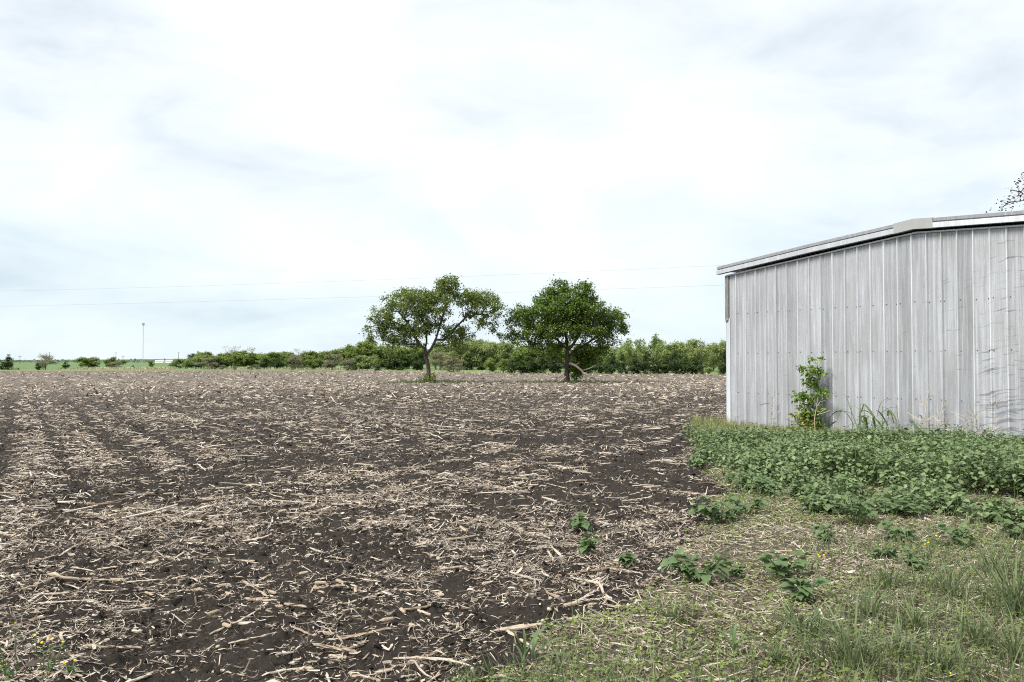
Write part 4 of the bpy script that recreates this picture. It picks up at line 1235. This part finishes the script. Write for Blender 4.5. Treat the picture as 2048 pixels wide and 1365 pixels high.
def flower_plant(px, py, heads, label, seed, hs=1.0, name='yellow_wildflower', leaves=10):
    """heads: picture points of the flower heads"""
    r_ = np.random.default_rng(seed); g = gp(px, py); z0 = H1(*g)
    t = obj(name, None, label=label, cat='wildflower', group=None, loc=(g[0], g[1], z0))
    mb = MB(); tops = []
    for hx_, hy in heads:
        e_ = np.array([xz(hx_, g[1]) - g[0], r_.normal(0, .03), hz(hy, g[1]) - z0]); tops.append(e_)
        mb.tube([(r_.normal(0, .02), r_.normal(0, .02), -.03), e_ * .55 + (r_.normal(0, .012), 0, .01), e_], [.0035, .003, .002], 4)
    obj('stem', mb.mesh('stem', GREENSTEM), t)
    for e_ in tops:
        obj('flower', HEAD, t, loc=e_, rot=(r_.uniform(.1, .7), r_.normal(0, .3), 0), scale=hs)
    for i in range(leaves):
        e_ = tops[i % len(tops)] * r_.uniform(.15, .9); yw = i * 2.4
        obj('leaf', BROAD[i % 5], t, loc=e_, rot=(0, r_.normal(-.2, .4), yw), scale=(.05, .022, .05))


flower_plant(22, 1352, [(8, 1262), (14, 1296), (20, 1330), (30, 1250), (4, 1330)], 'leftmost flowering weed with yellow heads at the bottom left corner', 61, 1.0, leaves=22)
flower_plant(98, 1356, [(98, 1282), (84, 1268), (118, 1275), (125, 1290)], 'tall stemmed yellow flower in the bottom left soil', 62, 1.05, leaves=20)
flower_plant(140, 1362, [(132, 1330), (150, 1326)], 'low yellow flower right of the tall stemmed one', 63, 1.05, leaves=12)
flower_plant(1620, 1160, [(1595, 1092), (1582, 1104), (1632, 1110), (1640, 1108), (1628, 1120), (1560, 1115), (1652, 1144), (1600, 1150), (1638, 1116)], 'cluster of small yellow flower heads in the middle of the verge', 64, 1.0, leaves=12)
flower_plant(1848, 1148, [(1848, 1084), (1843, 1088), (1863, 1070)], 'tall thin yellow flowered stem on the dark weed', 65, 1.1, leaves=16)
flower_plant(1902, 1366, [(1896, 1350), (1912, 1349)], 'two bright yellow flower heads at the bottom right', 66, 1.15, leaves=8)

# ------------------------------------------------------------------ corn trash on the field
def row_mix(x, y):
    """0..1 across the furrows: main rows run away to the left, headland rows follow the verge"""
    ph = row_phase(x, y)
    a = .7 * (.5 + .5 * np.sin(2 * math.pi * ph + 1.2)) + .3 * (.5 + .5 * np.sin(2 * math.pi * ph / 3 + .4))
    hb = math.radians(23)
    pb = (x * math.cos(hb) - y * math.sin(hb)) / 1.15 + .9 * (fbm(x * .2 + 3, y * .2, 2) - .5)
    b = .65 * (.5 + .5 * np.sin(2 * math.pi * pb)) + .35 * (.5 + .5 * np.sin(2 * math.pi * pb / 2.5))
    d = x - .36 * (y - 12) + 2.6
    m = smooth(-2.5, 1.5, d) * (1 - smooth(38, 55, y))
    return a * (1 - m) + b * m


def cover(x, y):
    """how thickly trash lies: rows, patches, a bare wheel track along the verge"""
    cl = np.clip(fbm(x * 2.7 + 11, y * 2.7, 2) * 3.2 - 1.0, .25, 1.25)
    p = fbm(x * .55, y * .55, 3); p2 = fbm(x * .16 + 7, y * .16, 2)
    rows = row_mix(x, y)
    d = np.where(y < 21, edge_x(y), 99) - x
    tr = 1 - .55 * np.exp(-((d - 1.4) / .8) ** 2) * smooth(7, 10, y)
    rowf = 1 - (.30 + .62 * smooth(8, 15, y)) * (1 - smooth(.15, .7, rows))
    return np.minimum(cl * 1.5 * np.clip((p * 2.7 - .75), .24, 1.1) * np.clip(p2 * 1.8 - .1, .55, 1.0) * 1.1, 1.0) * rowf * tr


def sample_fan(n, r0, r1, amax=.70):
    th = rng.uniform(-amax, amax, n); r_ = np.sqrt(rng.uniform(r0 * r0, r1 * r1, n))
    return r_ * np.sin(th), r_ * np.cos(th)


def strip_templates(K, seg, curl):
    out = []
    for k in range(K):
        t_ = np.linspace(-.5, .5, seg + 1)
        c = rng.normal(0, curl); b = rng.normal(0, curl * .8); tw = rng.normal(0, .9)
        V_ = []
        for q_ in t_:
            w = .5 * (1 - .75 * max(0, abs(q_) * 2 - .45) ** 1.5); a_ = tw * q_
            V_ += [(q_, b * q_ * q_ - w * .1 * math.cos(a_) * 0 - w * math.cos(a_), c * q_ * q_ - w * math.sin(a_) * .2), (q_, b * q_ * q_ + w * math.cos(a_), c * q_ * q_ + w * math.sin(a_) * .2)]
        out.append(V_)
    F = np.array([(2 * i, 2 * i + 2, 2 * i + 3, 2 * i + 1) for i in range(seg)])
    return np.array(out), F


def litter(n, r0, r1, len_, wid, seg, lift, curl=.5, pitch=.16):
    x, y = sample_fan(n, r0, r1)
    d = verge_d(x, y)
    k = (rng.random(n) < cover(x, y) * 1.1) & ((d < .05) | (rng.random(n) < .10)) & (y > 2)
    inside = (y * 0 + (x - WALL0[0]) * WB[0] + (y - WALL0[1]) * WB[1] > -.1) & ((x - WALL0[0]) * WU[0] + (y - WALL0[1]) * WU[1] > -.1)
    k &= ~(inside & (y < 60) & (x > WALL0[0] - .5))
    x, y = x[k], y[k]; n = len(x)
    T, F = strip_templates(14, seg, curl)
    L = np.clip(rng.lognormal(math.log((len_[0] + len_[1]) * .42), .55, n), len_[0], len_[1] * 2.2)
    W = np.clip(rng.lognormal(math.log((wid[0] + wid[1]) * .45), .5, n), wid[0] * .6, wid[1] * 2.2)
    yw = np.where(rng.random(n) < .25, rng.normal(0, .5, n), rng.uniform(0, 6.283, n))
    R_ = rotm(yw, rng.normal(.03, pitch, n) + np.where(rng.random(n) < .10, .6, 0), rng.normal(0, .5, n))
    z = height(x, y) + rng.uniform(.0, lift, n)
    Tx = T.copy()
    scl = np.stack([L, W, L * .55], 1)
    return Tx, F, np.stack([x, y, z], 1), R_, scl


parts = []
for args in [(115000, 3.2, 9.5, (.012, .08), (.002, .008), 3, .022), (190000, 8.5, 17, (.02, .12), (.004, .012), 2, .03), (150000, 16, 34, (.04, .17), (.009, .022), 1, .04), (80000, 33, 75, (.14, .34), (.03, .055), 2, .05, .5, .2), (60000, 72, 156, (.25, .5), (.05, .09), 1, .06, .4, .2)]:
    parts.append(args)
parts.insert(2, (75000, 3.2, 11, (.03, .11), (.0012, .0035), 3, .035, 1.3, .3))
parts.insert(2, (6500, 3.2, 13, (.03, .11), (.009, .020), 4, .03, 1.1, .25))
for i, a in enumerate(parts):
    T, F, P, R_, S_ = litter(*a)
    if i == len(parts) - 1:
        k = np.hypot(P[:, 0], P[:, 1]) < field_r(np.arctan2(P[:, 0], P[:, 1])) - .5
        P, R_, S_ = P[k], R_[k], S_[k]
    lab = ['fine corn trash on the nearest soil', 'fine corn trash a few steps out on the soil', 'wide torn husk leaves on the near soil', 'fibrous root threads tangled on the near soil', 'corn trash over the middle of the field', 'corn trash in the far middle of the field', 'corn trash on the farthest part of the field'][i]
    obj('corn_trash', scatter('corn_trash', T, F, P, R_, S_, STRAW), kind='stuff', label=lab, cat='corn trash')
    print('litter', i, len(P))

# soil clods
ICO = bpy.data.meshes.new('t')
import bmesh
bm = bmesh.new(); bmesh.ops.create_icosphere(bm, subdivisions=1, radius=1); icoV = np.array([v.co[:] for v in bm.verts]); icoF = np.array([[v.index for v in f.verts] for f in bm.faces])
bm.free(); bpy.data.meshes.remove(ICO)
T = np.stack([icoV * rng.uniform(.45, 1.3, (len(icoV), 1)) for k in range(14)])
n = 42000
x, y = sample_fan(n, 3.2, 24); k = (verge_d(x, y) < -.02) & (rng.random(n) < .35 + .65 * (fbm(x * 1.3, y * 1.3, 2) > .5)) & (rng.random(n) < np.clip(9 / np.hypot(x, y), .25, 1))
x, y = x[k], y[k]; n = len(x); s = .006 + rng.exponential(.0065, n); s = np.minimum(s, .036)
obj('soil_clods', scatter('soil_clods', T, icoF, np.stack([x, y, height(x, y) + s * .12], 1), rotm(rng.uniform(0, 6.28, n), rng.normal(0, .6, n), rng.normal(0, .6, n)), np.stack([s * 1.25, s, s * .8], 1), CLOD, sm=False), kind='stuff', label='dark crumbled clods of soil', cat='soil')


# single corn stalks
def stalk_mesh(L, R_, seed):
    r_ = np.random.default_rng(seed); mb = MB()
    ns = 12; t_ = np.linspace(-.5, .5, ns)
    bend = r_.normal(0, .05); P = np.stack([t_ * L, bend * L * (t_ ** 2 * 4 - 1) + r_.normal(0, .002, ns), r_.normal(0, .0015, ns)], 1)
    rad = np.full(ns, R_) * (1 - .18 * t_) * r_.uniform(.9, 1.08, ns)
    node = r_.integers(2, ns - 2); rad[node] *= 1.22
    if L > .3: rad[(node + 5) % ns] *= 1.18
    rad[0] *= r_.uniform(.5, .95); rad[-1] *= r_.uniform(.4, .9)
    mb.tube(P, rad, 7)
    # torn sheath
    for k in range(2):
        i = r_.integers(1, ns - 4); s0 = P[i]; e_ = P[i + 3] + (0, R_ * r_.uniform(1.0, 2.4) * r_.choice([-1, 1]), R_ * .5)
        mb.add([s0 + (0, -R_ * .5, R_ * 1.02), s0 + (0, R_ * .5, R_ * 1.02), e_ + (0, R_ * .6, 0), e_ + (0, -R_ * .6, 0)], (0, 1, 2, 3))
    return mb.mesh('corn_stalk', STALK)


LENS = [.13, .18, .24, .32, .42, .55]
STK = [[stalk_mesh(L, R_, 700 + 10 * i + j) for j, R_ in enumerate((.0065, .009, .012))] for i, L in enumerate(LENS)]


def put_stalk(x, y, yaw, L, label, group, fat=1):
    i = int(np.argmin(np.abs(np.array(LENS) - L)))
    me = STK[i][int(rng.integers(0, 3)) if fat is None else fat]
    dx, dy = math.cos(yaw) * L * .42, math.sin(yaw) * L * .42
    za, zb = H1(x - dx, y - dy), H1(x + dx, y + dy); zm = H1(x, y)
    pitch = math.atan2(zb - za, .84 * L); z = max((za + zb) / 2, zm - .012) + .006
    obj('corn_stalk', me, label=label, cat='corn stalk', group=group, loc=(x, y, z), rot=(float(rng.uniform(-.4, .4)), -pitch, yaw), scale=(L / LENS[i], 1.05, .8))


HAND = [((485, 1153), (538, 1189), 2, 'thick pale stalk slanting down right in the lower left field'), ((0, 1184), (120, 1197), 2, 'long stalk cut by the left picture edge'), ((430, 1252), (553, 1249), 1, 'long level pinkish stalk at the lower left'),
        ((113, 1119), (157, 1102), 1, 'short grey stalk rising right near the left edge'), ((10, 1276), (126, 1247), 2, 'long split stalk above the bottom left flowers'), ((167, 1081), (239, 1069), 1, 'straight stalk in the left middle of the soil'),
        ((250, 1163), (328, 1161), 1, 'level pink stalk left of the thick slanting one'), ((581, 1259), (632, 1269), 1, 'short stalk right of the long level pinkish one'), ((181, 1033), (263, 1028), 1, 'thin level stalk in the upper left of the near soil'),
        ((861, 1078), (1018, 1062), 2, 'longest stalk, lying nearly level in the centre of the soil'), ((707, 1050), (817, 1045), 2, 'long pale stalk left of the longest one'), ((899, 1037), (953, 1043), 1, 'short stalk just above the longest one'),
        ((858, 1124), (899, 1102), 1, 'white stalk rising right below the longest one'), ((803, 1228), (871, 1211), 1, 'tan stalk rising right in the lower centre'), ((1015, 1161), (1095, 1165), 1, 'level brown stalk left of the verge edge'),
        ((1090, 1185), (1131, 1214), 1, 'split white stalk pointing down right near the verge'), ((1131, 1213), (1193, 1184), 1, 'crooked brown stalk rising right near the verge'), ((1172, 1213), (1264, 1207), 2, 'level stalk lying on the verge edge'),
        ((680, 1290), (741, 1278), 2, 'pale stalk at the bottom left of centre'), ((964, 1276), (1015, 1281), 1, 'short level stalk left of the young corn plant'), ((697, 1354), (765, 1364), 2, 'stalk cut by the bottom edge left of centre'),
        ((909, 1320), (953, 1313), 1, 'short tan stalk left of the corn plant near the bottom'), ((1278, 1279), (1312, 1320), 1, 'grey stalk pointing down right on the clover'), ((1216, 1279), (1302, 1262), 1, 'bundle like stalk lying on the clover'),
        ((1100, 1101), (1131, 1120), 1, 'short stalk left of the small soil weeds'), ((1169, 1160), (1227, 1143), 1, 'stalk rising right below the pair of small weeds'), ((1258, 1078), (1295, 1054), 2, 'stalk rising right beside the verge in mid picture'),
        ((1450, 1242), (1476, 1264), 2, 'short white stalk stump on the verge'), ((1484, 1178), (1552, 1188), 1, 'pale stalk right of the largest weed clump'), ((1415, 1092), (1513, 1096), 1, 'stalk below the bushy weed at the corner'),
        ((1880, 1122), (1960, 1112), 1, 'pale stalk lying right of the lone weed'), ((1740, 1150), (1806, 1142), 1, 'stalk lying in the middle of the verge'), ((2005, 992), (2040, 1030), 1, 'slanting grey stalk before the weed bed at right')]
for a, b, fat, lab in HAND:
    A_, B_ = gp(*a), gp(*b); d = B_ - A_
    put_stalk(*((A_ + B_) / 2), math.atan2(d[1], d[0]), min(.62, float(np.linalg.norm(d)) * .9), lab, 'single corn stalks', fat)
cnt = 0
while cnt < 262:
    th = rng.uniform(-.62, .62); r_ = 4.2 + 8.3 * rng.random() ** 1.25; x, y = r_ * math.sin(th), r_ * math.cos(th)
    vd = float(verge_d(np.array([x]), np.array([y]))[0])
    if vd > -.05 and rng.random() < .8: continue
    if rng.random() > .35 + .8 * float(cover(np.array([x]), np.array([y]))[0]): continue
    yw = rng.normal(.1, .5) if rng.random() < .6 else rng.uniform(0, 3.14)
    L = float(np.clip(rng.exponential(.15) + .11, .10, .55))
    size = 'long' if L > .26 else 'short' if L < .15 else 'medium'
    zone = ('left' if x / y < -.25 else 'centre' if x / y < .08 else 'right') + (' front' if r_ < 6.2 else ' middle' if r_ < 8.8 else ' rear')
    w_ = 'on dark soil' if vd < -.05 else 'on grassy verge'
    put_stalk(x, y, yw, L, f'{size} loose corn stalk, {zone} of near ground, {w_}', f'{size} loose corn stalks, {zone}, {w_}', None)
    cnt += 1


# stalks farther out, too many to tell apart
n = 16000
x, y = sample_fan(n, 9.5, 36); k = (verge_d(x, y) < -.05) & (rng.random(n) < cover(x, y) + .1) & (rng.random(n) < np.clip(14 / np.hypot(x, y), .3, 1)) & (y < 60)
wl_ = ((x - WALL0[0]) * WB[0] + (y - WALL0[1]) * WB[1] > -.2) & (x > WALL0[0] - .4)
k &= ~wl_
x, y = x[k], y[k]; n = len(x)
a5 = np.arange(5) * 2 * math.pi / 5
ring = lambda xx, yy, rr_: np.stack([np.full(5, xx), yy + rr_ * np.cos(a5), rr_ * np.sin(a5)], 1)
TT = np.stack([np.concatenate([ring(-.5, 0, .4), ring(0, b_, .5), ring(.5, 0, .35)]) for b_ in (-.9, 0., .7, 1.6)])
j5 = np.arange(5); FF = [np.concatenate([np.stack([j5 + o_, (j5 + 1) % 5 + o_, (j5 + 1) % 5 + o_ + 5, j5 + o_ + 5], 1) for o_ in (0, 5)]), np.stack([j5[::-1], j5 + 10])]
L = np.clip(rng.lognormal(math.log(.20), .5, n), .08, .6); D = rng.uniform(.014, .026, n)
obj('far_corn_stalks', scatter('far_corn_stalks', TT, FF, np.stack([x, y, height(x, y) + .012 + rng.uniform(0, .02, n)], 1), rotm(np.where(rng.random(n) < .5, rng.normal(0, .5, n), rng.uniform(0, 6.283, n)), rng.normal(.02, .10, n), rng.uniform(0, 1, n)), np.stack([L, D, D], 1), STRAW, sm=False), kind='stuff', label='corn stalk pieces strewn over the middle of the field', cat='corn stalks')
print('far stalks', n)


# cobs
def cob_mesh(L, R_, seed):
    r_ = np.random.default_rng(seed); n, k = 11, 12
    V_ = []
    for i, t_ in enumerate(np.linspace(-.5, .5, n)):
        pr = R_ * (1 - .35 * max(0, t_ + .1) ** 1.2) * (.55 if i in (0, n - 1) else 1)
        for j in range(k):
            a = j * 2 * math.pi / k; rr_ = pr * (1.08 if (i + j) % 2 else .90) * r_.uniform(.96, 1.04)
            V_.append((t_ * L, rr_ * math.cos(a), rr_ * math.sin(a)))
    j = np.arange(k); j2 = (j + 1) % k
    F = np.concatenate([np.stack([j + i * k, j2 + i * k, j2 + (i + 1) * k, j + (i + 1) * k], 1) for i in range(n - 1)])
    return mesh('corn_cob', V_, [F, j[::-1][None], (j + (n - 1) * k)[None]], COB)


COBS = [cob_mesh(L, R_, 800 + i) for i, (L, R_) in enumerate([(.10, .013), (.13, .014), (.085, .0125), (.07, .013)])]
CH = [((410, 1242), (440, 1230), 'yellowish cob above the long level pinkish stalk'), ((219, 1155), (253, 1155), 'cob lying level left of the level pink stalk'), ((530, 1172), (560, 1180), 'cob beside the thick slanting stalk'),
      ((62, 1173), (92, 1173), 'cob near the left edge above the long cut stalk'), ((437, 1173), (458, 1170), 'cob left of the thick slanting stalk'), ((370, 1187), (408, 1183), 'long cob below the level pink stalk')]
for i, (a, b, lab) in enumerate(CH):
    A_, B_ = gp(*a), gp(*b); m_ = (A_ + B_) / 2; d = B_ - A_
    obj('corn_cob', COBS[i % 4], label=lab, cat='corn cob', group='corn cobs', loc=(m_[0], m_[1], H1(*m_) + .010), rot=(rng.uniform(0, 6), 0, math.atan2(d[1], d[0])))
cnt = 0
while cnt < 70:
    th = rng.uniform(-.62, .35); r_ = 4.2 + 6.5 * rng.random(); x, y = r_ * math.sin(th), r_ * math.cos(th)
    if float(verge_d(np.array([x]), np.array([y]))[0]) > -.05: continue
    zone = ('left' if x / y < -.25 else 'centre' if x / y < .08 else 'right') + (' front' if r_ < 6.2 else ' middle' if r_ < 8.3 else ' rear')
    obj('corn_cob', COBS[cnt % 4], label=f'bare corn cob on the dark soil, {zone} of the near ground', cat='corn cob', group=f'loose corn cobs, {zone}', loc=(x, y, H1(x, y) + .009), rot=(rng.uniform(0, 6), rng.normal(0, .12), rng.normal(.2, .9)))
    cnt += 1

# stones
STN = [mesh('field_stone', icoV * np.random.default_rng(850 + i).uniform(.75, 1.15, (len(icoV), 1)), icoF, STONE, True) for i in range(4)]
SH = [(977, 1187, 10, 'largest pale stone in the centre of the soil'), (1101, 1209, 9, 'brown stone left of the crooked stalk'), (1098, 1237, 11, 'white stone near the verge above the corn plant'), (1044, 1218, 6, 'small stone left of the brown one'),
      (800, 1252, 8, 'round stone at the lower left of centre'), (973, 1208, 7, 'stone just below the largest pale one'), (791, 1173, 8, 'grey stone left of centre'), (890, 1136, 9, 'white stone below the white stalk'), (735, 1112, 10, 'white stone left of the white stalk'),
      (1178, 1198, 8, 'brown stone at the verge edge'), (826, 1122, 7, 'small stone right of the far white one'), (945, 1356, 10, 'stone at the bottom edge left of the corn plant'), (1105, 1362, 12, 'stone at the bottom edge right of the corn plant')]
for i, (px, py, w, lab) in enumerate(SH):
    g = gp(px, py); s_ = w / FPX * g[1] * .55
    obj('field_stone', STN[i % 4], label=lab, cat='stone', group='field stones', loc=(g[0], g[1], H1(*g) + s_ * .35), rot=(0, 0, i), scale=(s_ * 1.25, s_, s_ * .75))
cnt = 0
while cnt < 80:
    th = rng.uniform(-.6, .3); r_ = 4.2 + 5.5 * rng.random(); x, y = r_ * math.sin(th), r_ * math.cos(th)
    if float(verge_d(np.array([x]), np.array([y]))[0]) > -.05: continue
    s_ = rng.uniform(.006, .016)
    zone = ('left' if x / y < -.25 else 'centre' if x / y < .08 else 'right') + (' front' if r_ < 6.0 else ' middle' if r_ < 7.8 else ' rear')
    obj('field_stone', STN[cnt % 4], label=f'small stone in the dark soil, {zone} of the near ground', cat='stone', group=f'loose stones, {zone}', loc=(x, y, H1(x, y) + s_ * .4), rot=(0, 0, cnt), scale=(s_ * 1.3, s_, s_ * .8))
    cnt += 1

# ------------------------------------------------------------------ verge cover
def sample_verge(n, r0, r1):
    x, y = sample_fan(n, r0, r1, .68)
    wall = (x - WALL0[0]) * WB[0] + (y - WALL0[1]) * WB[1]
    k = (verge_d(x, y) > -.08) & (wall < -.05) & (x / y > -.15)
    return x[k], y[k]


x, y = sample_verge(150000, 3.0, 13.5)
T, F = strip_templates(12, 2, .7)
k = rng.random(len(x)) < .25 + .9 * np.clip(fbm(x * 1.2 + 4, y * 1.2, 3) * 2 - .65, 0, 1); x, y = x[k], y[k]; n = len(x)
L = rng.uniform(.04, .16, n) * np.where(rng.random(n) < .1, 1.8, 1)
obj('dead_thatch', scatter('dead_thatch', T, F, np.stack([x, y, height(x, y) + rng.uniform(0, .03, n)], 1), rotm(rng.uniform(0, 6.283, n), rng.normal(.03, .22, n), rng.normal(0, .5, n)), np.stack([L, rng.uniform(.003, .008, n), L * .5], 1), THATCH), kind='stuff', label='dead straw thatch lying over the verge', cat='thatch')
print('thatch', n)
x, y = sample_verge(200000, 3.0, 13.5)
c = fbm(x * .9 + 8, y * .9 + 3, 3); k = rng.random(len(x)) < np.clip((c - .36) * 5, .22, 1.0) ; x, y = x[k], y[k]; n = len(x)
L = rng.uniform(.010, .031, n)
obj('clover_cover', scatter('clover_cover', np.array([[0, 0, 0], [.5, .48, .06], [1, 0, 0], [.5, -.48, .06]]), LEAF_F, np.stack([x, y, height(x, y) + rng.uniform(.004, .05, n)], 1), rotm(rng.uniform(0, 6.283, n), rng.normal(0, .35, n), rng.normal(0, .35, n)), np.stack([L, L, L], 1), CLOVER), kind='stuff', label='small leaved clover cover creeping over the verge', cat='clover')
print('clover', n)
x, y = sample_verge(90000, 3.0, 13.0)
g_ = fbm(x * .7 + 1, y * .7 + 9, 3) + .10 * smooth(1.2, 4.2, x - (y - 4.5) * .55) - .02 * (y - 5); k = rng.random(len(x)) < np.clip((g_ - .45) * 4, .04, 1.0); x, y = x[k], y[k]; n = len(x)
s = rng.uniform(.04, .17, n) * rng.choice([1, 1, 1.35], n)
obj('short_grass', scatter('short_grass', BLADE, BLADE_F, np.stack([x, y, height(x, y) - .004], 1), yaw0(n), np.stack([s * rng.uniform(.6, 1.8, n), rng.uniform(.003, .0065, n), s], 1), GRASS), kind='stuff', label='thin green grass scattered over the verge', cat='grass')
print('grass', n)

# ------------------------------------------------------------------ number the look-alikes of each group from left to right
ORD = 'first second third fourth fifth sixth seventh eighth ninth tenth eleventh twelfth thirteenth fourteenth fifteenth sixteenth seventeenth eighteenth nineteenth twentieth'.split()
same = {}
for o in sc.objects:
    if o.parent is None and o.get('label') and o.get('category'): same.setdefault(o['label'], []).append(o)
for lab, os_ in same.items():
    if len(os_) > 1:
        for i, o in enumerate(sorted(os_, key=lambda o: o.location.x / max(o.location.y, .1))):
            o['label'] = f"{lab}, {ORD[i] if i < 20 else 'twenty-' + ORD[i - 20] if i < 29 else 'far'} from left"

dg = sum(len(m.loops) - 2 * len(m.polygons) for m in bpy.data.meshes)
print('triangles', dg)
